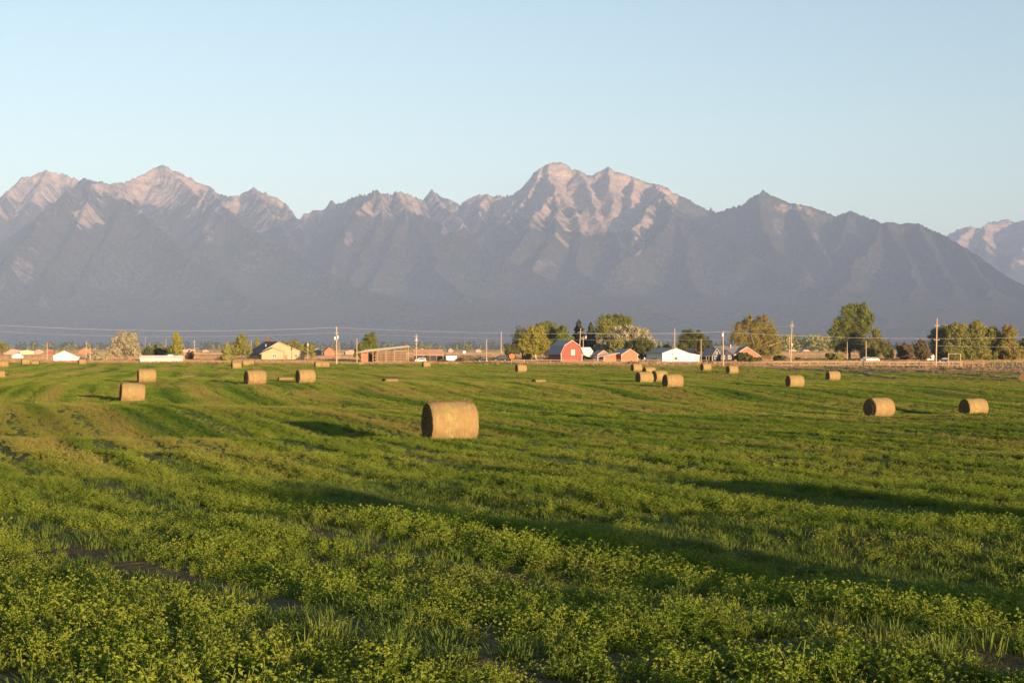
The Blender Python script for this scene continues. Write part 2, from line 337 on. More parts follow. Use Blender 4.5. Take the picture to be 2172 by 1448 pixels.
    fc = mixc(t, ramp(t, tb, [(0.4, 0), (0.65, 0.6)]), fc, (0.065, 0.058, 0.04))
    fac = mth(t, 'ADD', attr(t, "rock"), mth(t, 'MULTIPLY', mth(t, 'SUBTRACT', rn, 0.5), 1.1))
    fac = ramp(t, fac, [(0.22, 0), (0.72, 1)])
    setc(t, b, mixc(t, fac, fc, rc))
    hh = mth(t, 'ADD', mth(t, 'MULTIPLY', tn, mth(t, 'SUBTRACT', 1.0, mth(t, 'MULTIPLY', fac, 0.6))), mth(t, 'MULTIPLY', mth(t, 'MULTIPLY', rn, fac), 3.0))
    bump(t, b, hh, 0.75, 22.0)
    o = mesh_np("mountains", V, grid_faces(len(ds), len(us)), m)
    at = o.data.attributes.new("rock", 'FLOAT', 'POINT'); at.data.foreach_set("value", rock.ravel().astype(np.float32))
    tag(o, "jagged mountain range with bare rocky peaks above dark forest", None, None, "structure")
mountains()
# ================================================================ crop plants (stuff): clumps scattered over the field
def leaf_mat(name, ca, cb, trans=0.42, field=True):
    m, t, b = new_mat(name, 0.65, 0.10)
    oi = t.nodes.new("ShaderNodeObjectInfo"); P = wpos(t)
    r = oi.outputs["Random"]
    n = noise(t, P, 0.9, 3, 0.6)
    f = mth(t, 'ADD', mth(t, 'MULTIPLY', r, 0.5), mth(t, 'MULTIPLY', n, 0.6))
    c = mixc(t, ramp(t, f, [(0.25, 0), (0.8, 1)]), ca, cb)
    if field:
        def iat(nm):
            n_ = t.nodes.new("ShaderNodeAttribute"); n_.attribute_type = 'INSTANCER'; n_.attribute_name = nm; return n_.outputs["Fac"]
        c = mixc(t, iat("lush"), c, (0.05, 0.12, 0.014)); c = mixc(t, iat("tint"), c, (0.36, 0.29, 0.085))
        nb = noise(t, P, 0.035, 3, 0.5)
        c = mixc(t, ramp(t, nb, [(0.35, 0), (0.7, 0.4)]), c, (0.05, 0.11, 0.016))
    setc(t, b, c)
    tr = t.nodes.new("ShaderNodeBsdfTranslucent"); mx = t.nodes.new("ShaderNodeMixShader"); mx.inputs[0].default_value = trans
    t.links.new(c, tr.inputs[0]); t.links.new(b.outputs[0], mx.inputs[1]); t.links.new(tr.outputs[0], mx.inputs[2])
    out = [n for n in t.nodes if n.type == 'OUTPUT_MATERIAL'][0]; t.links.new(mx.outputs[0], out.inputs[0])
    return m
M_ALF = leaf_mat("alfalfa_leaf", (0.165, 0.235, 0.024), (0.31, 0.35, 0.048))
M_GRASS = leaf_mat("grass_blade", (0.075, 0.13, 0.02), (0.17, 0.21, 0.04), 0.35, False)
M_DRY = leaf_mat("dry_grass", (0.34, 0.20, 0.10), (0.48, 0.31, 0.16), 0.25, False)
M_STUB = leaf_mat("dead_stem", (0.28, 0.12, 0.07), (0.36, 0.20, 0.10), 0.2, False)
M_FARG = leaf_mat("far_green_crop", (0.09, 0.11, 0.025), (0.16, 0.16, 0.04), 0.25, False)
M_PALE = leaf_mat("pale_stubble", (0.42, 0.29, 0.20), (0.55, 0.40, 0.29), 0.25, False)
def quads_to_obj(name, quads, mat, link=False):
    q = np.asarray(quads, np.float32).reshape(-1, 3)
    f = np.arange(len(q)).reshape(-1, 4)
    o = mesh_np(name, q, f, mat, False)
    COL.objects.unlink(o)
    return o
def leaf(q, rng, p, dirv, L, Wd, fold=0.3):
    """rhombic leaflet from p along dirv"""
    d = dirv / (np.linalg.norm(dirv) + 1e-9)
    s = np.cross(d, rng.normal(0, 0.75, 3) + [0, 0, 1.0]); s /= (np.linalg.norm(s) + 1e-6)
    n = np.cross(s, d)
    a = p; b = p + d * L * 0.5 + s * Wd * 0.5 + n * Wd * fold; c = p + d * L; e = p + d * L * 0.5 - s * Wd * 0.5 + n * Wd * fold
    q.append([a, b, c, e])
def alfalfa(seed, stems, rad, hmin, hmax, nodes, leafL, name):
    rng = np.random.default_rng(seed); q = []
    for _ in range(stems):
        a = rng.uniform(0, 6.283); r = rad * math.sqrt(rng.uniform()) * 0.55
        base = np.array([math.cos(a) * r, math.sin(a) * r, 0.0]); h = rng.uniform(hmin, hmax)
        lean = np.array([math.cos(a), math.sin(a), 0]) * rng.uniform(0.1, 0.6) * h + rng.normal(0, 0.03, 3) * [1, 1, 0]
        for k in range(nodes):
            t = (k + 1) / nodes; p = base + np.array([0, 0, h]) * t + lean * t * t
            ang = k * 2.4 + a + rng.uniform(-.4, .4); dv = np.array([math.cos(ang), math.sin(ang), rng.uniform(0.1, 0.9)])
            pp = p + dv * leafL * 0.5 * (1.1 - 0.5 * t); sc = (1.0 - 0.35 * t) * rng.uniform(0.8, 1.2)
            for da in (-0.9, 0, 0.9):
                an = ang + da; leaf(q, rng, pp, np.array([math.cos(an), math.sin(an), rng.uniform(-0.7, 0.7)]), leafL * sc, leafL * 0.60 * sc)
        w_ = 0.0022; tip = base + np.array([0, 0, h]) + lean
        q.append([base + [w_, 0, 0], base - [w_, 0, 0], tip - [w_ / 2, 0, 0], tip + [w_ / 2, 0, 0]])
    return quads_to_obj(name, q, M_ALF)
def grass_tuft(seed, n, rad, hmin, hmax, wid, name, mat, bend=0.5):
    rng = np.random.default_rng(seed); q = []
    for _ in range(n):
        a = rng.uniform(0, 6.283); r = rad * rng.uniform() * 0.4; h = rng.uniform(hmin, hmax)
        b = np.array([math.cos(a) * r, math.sin(a) * r, 0]); out = np.array([math.cos(a), math.sin(a), 0]); s = np.array([-math.sin(a), math.cos(a), 0]) * wid
        k = rng.uniform(0.1, bend); P0 = b; P1 = b + out * h * k * 0.35 + [0, 0, h * 0.6]; P2 = b + out * h * k * 1.1 + [0, 0, h * (1 - 0.3 * k)]
        q.append([P0 - s, P0 + s, P1 + s * 0.8, P1 - s * 0.8]); q.append([P1 - s * 0.8, P1 + s * 0.8, P2 + s * 0.1, P2 - s * 0.1])
    return quads_to_obj(name, q, mat)
def scatter(name, label, srcs, pts, scl, var, extra=()):
    """one object: points + geometry nodes that put a plant on each of them"""
    me = bpy.data.meshes.new(name); pts = np.asarray(pts, np.float32); me.vertices.add(len(pts)); me.vertices.foreach_set("co", pts.ravel())
    for nm, tp, val in (("scl", 'FLOAT', scl), ("var", 'INT', var), ("rz", 'FLOAT', np.random.default_rng(4).uniform(0, 6.28, len(pts)))) + tuple(extra):
        a = me.attributes.new(nm, tp, 'POINT'); a.data.foreach_set("value", np.asarray(val, np.float32 if tp == 'FLOAT' else np.int32))
    o = bpy.data.objects.new(name, me); COL.objects.link(o)
    c = bpy.data.collections.new(name + "_plants")
    for i, s in enumerate(srcs): s.name = "%s_%02d" % (name, i); c.objects.link(s)
    ng = bpy.data.node_groups.new(name, 'GeometryNodeTree'); ng.interface.new_socket("Geometry", in_out='INPUT', socket_type='NodeSocketGeometry'); ng.interface.new_socket("Geometry", in_out='OUTPUT', socket_type='NodeSocketGeometry')
    gi = ng.nodes.new("NodeGroupInput"); go = ng.nodes.new("NodeGroupOutput"); ci = ng.nodes.new("GeometryNodeCollectionInfo"); ci.inputs[0].default_value = c
    ci.inputs[1].default_value = True; ci.inputs[2].default_value = True
    io = ng.nodes.new("GeometryNodeInstanceOnPoints"); io.inputs["Pick Instance"].default_value = True
    def na(nm, tp):
        n = ng.nodes.new("GeometryNodeInputNamedAttribute"); n.data_type = tp; n.inputs[0].default_value = nm; return n.outputs[0]
    cx = ng.nodes.new("ShaderNodeCombineXYZ"); ng.links.new(na("rz", 'FLOAT'), cx.inputs[2])
    ng.links.new(gi.outputs[0], io.inputs["Points"]); ng.links.new(ci.outputs[0], io.inputs["Instance"])
    ng.links.new(na("var", 'INT'), io.inputs["Instance Index"]); ng.links.new(cx.outputs[0], io.inputs["Rotation"]); ng.links.new(na("scl", 'FLOAT'), io.inputs["Scale"])
    ng.links.new(io.outputs[0], go.inputs[0])
    md = o.modifiers.new("scatter", 'NODES'); md.node_group = ng
    return tag(o, label, None, None, "stuff")
def fan(rng, d0, d1, dens, marg=1.12, extra=1.5, pw=1.0):
    """points over the part of the field the camera can see, plus a margin to the sides"""
    k = 0.326 * marg; extra = 5.0; n = int(dens * (k * (d1 * d1 - d0 * d0) + 2 * extra * (d1 - d0)))
    c = rng.uniform(size=n) * (k * (d1 * d1 - d0 * d0) + 2 * extra * (d1 - d0)) + k * d0 * d0 + 2 * extra * d0
    D = (-extra + np.sqrt(extra * extra + k * c)) / k; X = rng.uniform(-1, 1, n) * (k * D + extra)
    return X, D
def swale(X, Y):
    u = (X - 3.7) * math.cos(R(26)) + (Y - 12.6) * math.sin(R(26)); u2 = (X - 6.2) * math.cos(R(26)) + (Y - 19) * math.sin(R(26))
    return np.maximum(np.exp(-(u / 1.25) ** 4) * (1 - sstep(24, 30, Y)), np.exp(-(u2 / 0.8) ** 4) * (1 - sstep(26, 34, Y)) * sstep(12, 16, Y))
def crops():
    rng = np.random.default_rng(7)
    near = [alfalfa(s, 11, 0.13, 0.05, 0.19, 6, 0.031, "n") for s in range(5)]
    mid = [alfalfa(20 + s, 18, 0.22, 0.05, 0.19, 4, 0.050, "m") for s in range(4)]
    far = [alfalfa(40 + s, 22, 0.60, 0.08, 0.22, 3, 0.12, "f") for s in range(3)]
    short = [grass_tuft(60 + s, 110, 0.40, 0.04, 0.12, 0.0035, "s", M_GRASS, 1.2) for s in range(2)]
    def track(X, Y):
        a, b = _rows(X, Y); q = np.abs(((a + 1.1) / 2.5) % 1 - 0.5) * 2.5; q2 = np.abs(((a + 0.2) / 1.25) % 1 - 0.5) * 1.25
        return np.clip(np.exp(-(q / 0.34) ** 2) * (0.55 + 0.6 * sstep(-0.6, 0.3, vnoise(a / 3, b / 30, 61))) + 0.5 * np.exp(-(q2 / 0.2) ** 2) * sstep(-.2, .5, vnoise(a / 2, b / 20, 62)), 0, 1)
    def dens_mask(X, Y, lo=0.25):
        a, b = _rows(X, Y)
        row = 1 - 0.9 * track(X, Y)
        pat = 0.5 + 0.5 * fbm(X / 1.7, Y / 1.7, 3, 14); big = 0.5 + 0.5 * vnoise(a / 2.2, b / 14, 19)
        return np.clip(lo + 0.25 + 0.5 * pat * (0.4 + big) - 0.5 * sstep(0.1, 0.5, vnoise(X / .5, Y / .5, 25)), 0, 1) * (1 - np.interp(Y, [30, 60, 110], [0.86, 0.66, 0.3]) * track(X, Y))
    def size(X, Y):
        a, b = _rows(X, Y); return (0.86 + 0.14 * vnoise(X / 1.3, Y / 1.3, 22) + 0.16 * vnoise(a / 1.6, b / 12, 23) + 0.12 * vnoise(X / .35, Y / .35, 24)) * (1 - np.where(Y < 60, 0.66, 0.45) * track(X, Y))
    P_, S_, V_ = [], [], []
    def add(X, Y, s, v, dz=-0.02):
        Z = gz(X, Y) + dz; P_.append(np.stack([X, Y, Z], -1)); S_.append(s); V_.append(v)
    X, Y = fan(rng, 5.5, 32, 85, 1.15, 2.0); k = (rng.uniform(size=len(X)) < dens_mask(X, Y, 0.45)) & (rng.uniform(size=len(X)) > swale(X, Y) * 0.93); X, Y = X[k], Y[k]
    add(X, Y, size(X, Y) * rng.uniform(0.55, 1.35, len(X)), rng.integers(0, 5, len(X)))
    X, Y = fan(rng, 32, 85, 26); k = (rng.uniform(size=len(X)) < dens_mask(X, Y)) & (rng.uniform(size=len(X)) > swale(X, Y) * 0.93); X, Y = X[k], Y[k]
    add(X, Y, size(X, Y) * rng.uniform(0.75, 1.25, len(X)), 5 + rng.integers(0, 4, len(X)))
    X, Y = fan(rng, 85, 200, 5.5); k = (rng.uniform(size=len(X)) < dens_mask(X, Y, 0.45)); X, Y = X[k], Y[k]
    add(X, Y, size(X, Y) * rng.uniform(0.8, 1.2, len(X)), 9 + rng.integers(0, 3, len(X)), -0.05)
    X, Y = fan(rng, 200, 455, 1.5); k = (rng.uniform(size=len(X)) < dens_mask(X, Y, 0.5)) & (Y < field_edge(X)); X, Y = X[k], Y[k]
    add(X, Y, 1.15 * size(X, Y) * rng.uniform(0.9, 1.3, len(X)), 9 + rng.integers(0, 3, len(X)), -0.08)
    X, Y = fan(rng, 5.5, 34, 24); k = (rng.uniform(size=len(X)) < swale(X, Y) * 0.95 + 0.34); X, Y = X[k], Y[k]
    add(X, Y, rng.uniform(0.8, 1.3, len(X)), 12 + rng.integers(0, 2, len(X)))
    PP = np.concatenate(P_); X, Y = PP[:, 0], PP[:, 1]; a, b = _rows(X, Y); nr_ = np.random.default_rng(8).normal(0, 1, len(X))
    def line(per, off, wd): q = np.abs(((a + off) / per) % 1 - 0.5) * per; return np.exp(-(q / wd) ** 2)
    far_ = sstep(22, 45, Y)
    tint = line(5.0, 1.1, 0.38 + Y * .0012) * sstep(-0.25, 0.45, vnoise(a / 7, b / 45, 161)) * 0.95 * far_ + 0.6 * sstep(0.15, 0.7, vnoise(a / 1.1, b / 30, 162)) * far_
    tint += 0.5 * sstep(0.35, 0.75, vnoise(a / 3.5, b / 16, 163)) * sstep(60, 90, Y) * (1 - sstep(330, 400, Y)) + 0.25 * sstep(.3, .8, vnoise(X / 2.5, Y / 2.5, 164)) * (1 - far_) + 0.03 * nr_
    lush = (0.25 + 0.5 * far_) * line(5.0, 3.4, 0.6) * sstep(-0.5, 0.3, vnoise(a / 6, b / 35, 165)) + 0.55 * sstep(0.0, 0.6, vnoise(a / 0.9, b / 24, 166)) * far_ + 0.08 * sstep(0, .6, vnoise(X / 1.4, Y / 1.4, 167)) * (1 - far_) + 0.55 * line(1.25, 0.2, 0.24) * (1 - sstep(110, 170, Y)) * (0.6 + 0.5 * vnoise(a / 3, b / 18, 168))
    tint = np.clip(tint, 0, .85); lush = np.clip(lush, 0, .85)
    scatter("alfalfa_crop", "low leafy green alfalfa plants covering the field", near + mid + far + short, np.concatenate(P_), np.concatenate(S_), np.concatenate(V_), (("tint", 'FLOAT', tint), ("lush", 'FLOAT', lush)))
    # taller grass among the crop
    g = [grass_tuft(80 + s, 40, 0.40, 0.10, 0.24, 0.0034, "g", M_GRASS, 1.6) for s in range(3)] + [grass_tuft(90, 16, 0.2, 0.06, 0.22, 0.0025, "g", M_DRY, 1.6), grass_tuft(91, 12, 0.25, 0.05, 0.14, 0.003, "g", M_STUB, 2.0)]
    X, Y = fan(rng, 5.5, 40, 0.28); c = vnoise(X / 1.8, Y / 1.8, 77) * 0.6 + vnoise(X / 6, Y / 6, 78) * 0.5
    k = rng.uniform(size=len(X)) < sstep(0.1, 0.6, c); X, Y = X[k], Y[k]
    v = np.where(rng.uniform(size=len(X)) < 0.93, rng.integers(0, 3, len(X)), rng.integers(3, 5, len(X)))
    Z = gz(X, Y) - 0.01
    for px, py, n_ in ((1960, 1400, 7), (640, 1400, 6), (300, 1330, 3), (500, 1430, 5), (1230, 1420, 2)):
        d = 1.5 / ((py - HY) / F - 0.03); x0 = (px - CX) * d / F
        for _ in range(n_):
            x = x0 + rng.normal(0, 0.3); y = d + rng.normal(0, 0.35); X = np.append(X, x); Y = np.append(Y, y); v = np.append(v, rng.integers(0, 3)); Z = np.append(Z, gz1(x, y))
    s = rng.uniform(0.55, 1.15, len(X)); s[-23:] = rng.uniform(0.7, 1.05, 23)
    scatter("tall_grass", "tufts of taller grass and dry stems among the alfalfa", g, np.stack([X, Y, Z], -1), s, v)
    # rank dry grass along the far edge of the field and round the farmyards
    dg = [grass_tuft(95 + s, 50, 1.3, 0.35, 0.95, 0.03, "d", M_DRY, 0.5) for s in range(3)] + [grass_tuft(99, 50, 1.3, 0.25, 0.7, 0.035, "d", M_GRASS, 0.7)]
    n = 26000; X = rng.uniform(-200, 200, n); fe = field_edge(X); Y = fe + rng.exponential(22, n) - 1.5; k = (Y < 560) & (rng.uniform(size=n) < 0.35 + 0.6 * vnoise(X / 9, Y / 14, 101)) & (np.abs(X) < 0.37 * Y)
    X, Y = X[k], Y[k]; v = np.where(vnoise(X / 12, Y / 12, 103) + rng.normal(0, .3, len(X)) > 0.35, 3, rng.integers(0, 3, len(X)))
    scatter("dry_grass", "tan uncut grass along the far edge of the green field", dg, np.stack([X, Y, gz(X, Y) - 0.05], -1), rng.uniform(0.5, 1.1, len(X)) * (0.75 + 0.35 * vnoise(X / 15, Y / 15, 104)), v)
    # stubble and rough grass on the farmland beyond, in broad bands
    fg = [grass_tuft(110 + i, 70, 7, 0.3, 0.8, 0.10, "r", mt, 0.5) for i, mt in enumerate((M_DRY, M_FARG, M_STUB, M_PALE))]
    n = 42000; D = 470 * np.exp(rng.uniform(0, 1.95, n)); X = rng.uniform(-1, 1, n) * 0.36 * D
    bn = vnoise(X / 900 + 5, np.log(D) * 11, 121) + 0.35 * vnoise(X / 150, np.log(D) * 26, 122)
    v = np.where(bn > 0.50, 3, np.where(bn > -0.08, 0, np.where(bn > -0.2, 2, 1))); v = np.where(D < 640, np.where(vnoise(X / 40, D / 30, 123) > .45, 1, 0), v)
    scatter("far_field_grass", "rough grass and stubble of the far fields in tan and green bands", fg, np.stack([X, D, gz(X, D) - 0.05], -1), rng.uniform(0.6, 1.1, n) * np.clip(D / 900, .7, 2.2), v)
crops()
# ================================================================ round hay bales
def hay_mats():
    m, t, b = new_mat("hay_wrapped_side", 0.95, 0.05); O = opos(t)
    st = noise(t, mapping(t, O, (38, 5, 5)), 1.0, 5, 0.75, 0.3)          # straw lying round the bale
    cl = noise(t, O, 3.2, 4, 0.6); bd = noise(t, mapping(t, O, (5.0, 0.5, 0.5)), 1.0, 2, 0.5)
    c = mixc(t, ramp(t, st, [(0.3, 0), (0.7, 1)]), (0.10, 0.070, 0.028), (0.44, 0.325, 0.15))
    c = mixc(t, ramp(t, cl, [(0.42, 0), (0.62, 0.7)]), c, (0.17, 0.165, 0.045))
    c = mixc(t, ramp(t, bd, [(0.42, 0), (0.6, 0.6)]), c, (0.25, 0.14, 0.075))
    oi = t.nodes.new("ShaderNodeObjectInfo"); c = mixc(t, mth(t, 'MULTIPLY', oi.outputs["Random"], 0.35), c, (0.27, 0.20, 0.09))
    setc(t, b, c); h = mth(t, 'ADD', st, mth(t, 'MULTIPLY', noise(t, O, 18, 3, 0.6), 0.8)); bump(t, b, h, 0.35, 0.015)
    m2, t, b = new_mat("hay_spiral_end", 1.0, 0.0); O = opos(t)
    sep = t.nodes.new("ShaderNodeSeparateXYZ"); t.links.new(O, sep.inputs[0])
    rr = mth(t, 'POWER', mth(t, 'ADD', mth(t, 'MULTIPLY', sep.outputs[1], sep.outputs[1]), mth(t, 'MULTIPLY', sep.outputs[2], sep.outputs[2])), 0.5)
    an = mth(t, 'ARCTAN2', sep.outputs[2], sep.outputs[1])
    wv = mth(t, 'SINE', mth(t, 'ADD', mth(t, 'ADD', mth(t, 'MULTIPLY', rr, 62.0), an), mth(t, 'MULTIPLY', noise(t, O, 4.0, 3), 5.0)))
    n = noise(t, O, 26, 4, 0.7); f = mth(t, 'ADD', mth(t, 'MULTIPLY', wv, 0.22), n)
    setc(t, b, ramp(t, f, [(0.2, (0.045, 0.028, 0.016)), (0.55, (0.17, 0.10, 0.05)), (0.85, (0.40, 0.26, 0.13))])); bump(t, b, f, 1.0, 0.05)
    return m, m2
M_HAY, M_HAYEND = hay_mats()
def bale_mesh(seed, Rr=0.75, L=1.6, squash=0.0, fine=True):
    """side (curved wrap with rounded shoulders) and two end discs, axis along local X, resting on z=0"""
    nx, na = (26, 72) if fine else (14, 36)
    prof = []
    for i in range(nx + 1):
        x = (i / nx - 0.5) * L; e = abs(x) / (L / 2); r = Rr * (1 - 0.07 * max(0, (e - 0.80) / 0.20) ** 2.2) * (1 + 0.012 * math.cos(e * 3)); prof.append((x, r))
    V = []
    def disp(x, a, r, amp=1.0):
        n = float(vnoise(np.array([a * 2.2 + seed * 9]), np.array([x * 2.5 + seed * 5]), seed)[0]) * 0.028 * amp + float(vnoise(np.array([math.cos(a) * 12 + seed]), np.array([math.sin(a) * 12 + x * 9]), seed + 3)[0]) * 0.012
        rr = r * (1 + n); y = math.cos(a) * rr; z = math.sin(a) * rr
        if z < 0: z = z * (0.94 - squash); y *= 1.02
        return x, y, z
    for x, r in prof:
        for j in range(na): V.append(disp(x, 2 * math.pi * j / na, r))
    Fs = [(i * na + j, i * na + (j + 1) % na, (i + 1) * na + (j + 1) % na, (i + 1) * na + j) for i in range(nx) for j in range(na)]
    Fs = [f[::-1] for f in Fs]
    base = -min(v[2] for v in V); V = [(x, y, z + base) for x, y, z in V]
    ends = []
    for sgn in (-1, 1):
        E_ = []; Fe = []; rings = 9 if fine else 4
        row = V[:na] if sgn < 0 else V[nx * na:]
        cz = sum(v[2] for v in row) / na
        for k in range(rings + 1):
            f = 1 - k / rings * 0.985
            for j in range(na):
                v = row[j]; bulge = 0.035 * math.sin(f * 3.14) + 0.015 * math.sin(f * 40 + j / na * 6.28)
                bulge += 0.012 * float(vnoise(np.array([j * 0.7 + k * 3.1]), np.array([k * 1.7 + seed]), 5)[0]) if 0 < k else 0
                E_.append((v[0] + sgn * (bulge if k else 0.0), v[1] * f, cz + (v[2] - cz) * f))
        for k in range(rings):
            for j in range(na):
                f = (k * na + j, k * na + (j + 1) % na, (k + 1) * na + (j + 1) % na, (k + 1) * na + j); Fe.append(f if sgn < 0 else f[::-1])
        # keep the object origin on the bale's axis for the spiral
        ends.append((E_, Fe, cz))
    return V, Fs, ends
BALE = {}
def bale_proto(key, **kw):
    V, Fs, ends = bale_mesh(**kw)
    cz = ends[0][2]
    side = mesh_np("wrapped_side", V, Fs, M_HAY); COL.objects.unlink(side)
    es = []
    for E_, Fe, c in ends:
        o = mesh_np("spiral_end", [(x, y, z - cz) for x, y, z in E_], Fe, M_HAYEND); COL.objects.unlink(o); es.append(o)
    BALE[key] = (side.data, es[0].data, es[1].data, cz)
for i in range(3): bale_proto(i, seed=3 + i, L=1.6 + 0.05 * i, squash=0.01 * i)
bale_proto('far', seed=9, L=1.6, fine=False)
bale_proto('flat', seed=12, L=1.6, Rr=0.78, fine=False)
def bale(px, D, rot, key, label, scale=1.0, tilt=0.0, dz=-0.03, sz=1.0, group="round hay bales scattered over the field", loc=None):
    """rot: degrees the axis is turned from the picture's left-right line, left end coming nearer"""
    p = loc or Wg(px, D, dz)
    o = empty("hay_bale", p, R(rot), label, "hay bale", group); o.rotation_euler = (0, R(tilt), R(rot + (6 if loc is None else 0))); o.scale = (scale, scale, scale * sz)
    s, e0, e1, cz = BALE[key]
    a = bpy.data.objects.new("wrapped_side", s); COL.objects.link(a); a.parent = o
    for me in (e0, e1):
        b = bpy.data.objects.new("spiral_end", me); COL.objects.link(b); b.parent = o; b.location = (0, 0, cz)
    return o
bale(954, 58.5, 14, 0, "largest and nearest round hay bale, centre of the field, dark end facing left", 1.10, dz=0.03)
bale(1865, 109, 22, 1, "round bale on the right with its brown spiral end showing", 1.0)
bale(2065, 120, 15, 2, "round bale at far right, low in a dip with dark end to the left", 1.0)
bale(279, 111, 15, 0, "tilted round bale on the left casting a long shadow, second nearest", 1.0, 4)
bale(311, 160, 15, 1, "round bale standing just behind the tilted one on the left", 1.03)
bale(541, 152, 23, 2, "round bale below the yellow house, left one of two at the same distance", 1.05)
bale(648, 156, 21, 0, "round bale below the tall pole, right one of two at the same distance", 1.02)
bale(1367, 179, 16, 1, "front left bale of the cluster below the white pole barn", 1.0)
bale(1427, 156, 13, 2, "front right bale of the cluster below the white pole barn, nearest in it", 1.0)
bale(1399, 187, 22, 0, "bale half hidden between the two front bales of the cluster", 1.0)
bale(1377, 238, 14, 'far', "small bale peeping over the cluster's front left bale", 1.02)
bale(1350, 275, 14, 'far', "bale at the back left of the cluster, farthest in it", 1.0)
bale(1497, 290, 15, 'far', "small bale in front of the dark gabled cabin, beside the yard fence", 1.0)
bale(1553, 264, 14, 'far', "bale just right of the transformer pole, in front of the grey roofed house", 1.02)
bale(1686, 173, 9, 1, "bale on its own left of the tall cottonwood, larger of the pair there", 1.0)
bale(1767, 228, 8, 2, "bale below the tall cottonwood, smaller of the pair there", 1.0)
bale(2171, 250, 60, 'far', "dark ended bale cut off by the right edge of the picture", 1.0)
bale(1105, 264, 16, 'far', "small bale in front of the row of trees left of the red barn", 1.0)
bale(904, 370, 14, 'far', "small far bale in front of the long tan roof", 1.05)
bale(501, 290, 17, 'far', "front bale of the pair in line before the yellow house", 1.0)
bale(500, 345, 17, 'far', "rear bale of the pair in line before the yellow house", 1.05)
bale(522, 375, 12, 'far', "far bale right behind the pair before the yellow house", 1.0)
bale(533, 392, -4, 'far', "farthest bale near the yellow house, partly hidden by another", 1.0)
bale(676, 345, 14, 'far', "far bale at the foot of the tall pole, left of two touching", 1.05)
bale(691, 325, -4, 'far', "far bale at the foot of the tall pole, right of two touching", 1.0)
bale(8, 300, 16, 'far', "far bale cut off by the left edge, higher one", 1.0)
bale(54, 330, 20, 'far', "far bale left of the white shed, standing upright and clear", 1.0)
bale(76, 352, 0, 'far', "low slumped far bale beside the upright one left of the white shed", 1.0, 0, -0.1, 0.85)
bale(174, 385, 20, 'far', "far bale standing right below the lean-to of the white shed", 1.0)
bale(-1, 205, 17, 'far', "bale cut off by the left edge, lower and nearer one", 0.8)
bale(766, 420, 5, 'flat', "low pale bale at the field edge below the open hay shed", 1.0, 0, -0.05, 0.62)
bale(399, 215, 8, 'flat', "flattened hay heap alone on the left, below the low white shed", 1.05, 0, -0.12, 0.34)
bale(572, 215, -6, 'flat', "thin pale flattened heap behind and between the two mid bales", 1.1, 0, -0.15, 0.28)
bale(605, 172, 10, 'flat', "flattened bale lying just left of the right mid bale", 0.95, 0, -0.06, 0.34)
bale(827, 165, 20, 'flat', "flattened bale left of and behind the largest bale", 0.85, 0, -0.05, 0.36)
bale(1143, 172, 18, 'flat', "flattened bale right of and behind the largest bale", 0.76, 0, -0.05, 0.42)
# unseen bales added behind the camera to cast the long foreground shadows
for k_, (bx, by, up, lab) in enumerate(((13.2, -9.6, 0, "lower left bale of the tall stack added behind the viewer to cast shadow"), (14.75, -8.75, 0, "lower right bale of the tall stack added behind the viewer to cast shadow"),
        (14.1, -9.1, 1.44, "upper bale of the tall stack added behind the viewer to cast shadow"),
        (19.2, -5.05, 0, "lower bale of the narrow two high stack added behind the viewer to cast shadow"), (19.2, -5.05, 1.46, "upper bale of the narrow two high stack added behind the viewer to cast shadow"))):
    bale(0, 0, 28, k_ % 3, lab, 1.0, group="unseen bales added behind the viewer to cast shadows", loc=Vector((bx, by, gz1(bx, by) - 0.03 + up)))
# stray straws round the nearest bale
def straws():
    rng = np.random.default_rng(3); q = []; p0 = Wg(954, 58.5)
    for _ in range(900):
        th = rng.uniform(0, 6.28); x = rng.uniform(-.8, .8); r = 0.75
        p = np.array([x, math.cos(th) * r, 0.75 + math.sin(th) * r * 0.98]); d = rng.normal(0, 1, 3); d /= np.linalg.norm(d); L = rng.uniform(.03, .09)
        s = np.cross(d, [0, 0, 1]); s = s / (np.linalg.norm(s) + 1e-6) * 0.0035
        q.append([p - s, p + s, p + d * L + s, p + d * L - s])
    o = quads_to_obj("loose_straw", q, M_DRY); COL.objects.link(o)
    o.parent = [b for b in COL.objects if b.name == "hay_bale"][0]
    o['kind'] = 'stuff'
straws()
# windrows of raked hay on the right
def windrow(p0, p1, wid, h, label):
    n = int((Vector(p1) - Vector(p0)).length / 0.5); a = np.array(p0[:2]); b = np.array(p1[:2]); t = np.linspace(0, 1, n)[:, None]
    c = a + (b - a) * t; d = (b - a) / np.linalg.norm(b - a); s = np.array([-d[1], d[0]])
    prof = [(-1, -0.02), (-.75, .35), (-.45, .8), (-.1, 1), (.25, .9), (.6, .55), (1, -0.02)]
    V = []
    for i in range(n):
        w_ = wid * (1 + 0.45 * float(vnoise(np.array([i * 0.31]), np.array([wid]), 5)[0])); wob = 0.5 * float(vnoise(np.array([i * 0.05]), np.array([h]), 6)[0])
        for j, (u, v) in enumerate(prof):
            x, y = c[i] + s * (u * w_ / 2 + wob); k = 1 + 0.6 * float(vnoise(np.array([i * 0.8 + j * 5]), np.array([j * 1.3]), 7)[0])
            V.append((x, y, h * v * k))
    V = np.array(V); V[:, 2] += gz(V[:, 0], V[:, 1])
    o = mesh_np("hay_windrow", V, grid_faces(n, len(prof)), M_WIND, False); tag(o, label, "windrow", "windrows of raked brown hay near the right fence"); return o
M_WIND, t, b = new_mat("raked_hay", 1.0, 0.0); _n = noise(t, wpos(t), 6, 4, 0.7)
setc(t, b, ramp(t, _n, [(0.35, (0.16, 0.09, 0.05)), (0.65, (0.42, 0.27, 0.16))])); bump(t, b, _n, 1.0, 0.15)
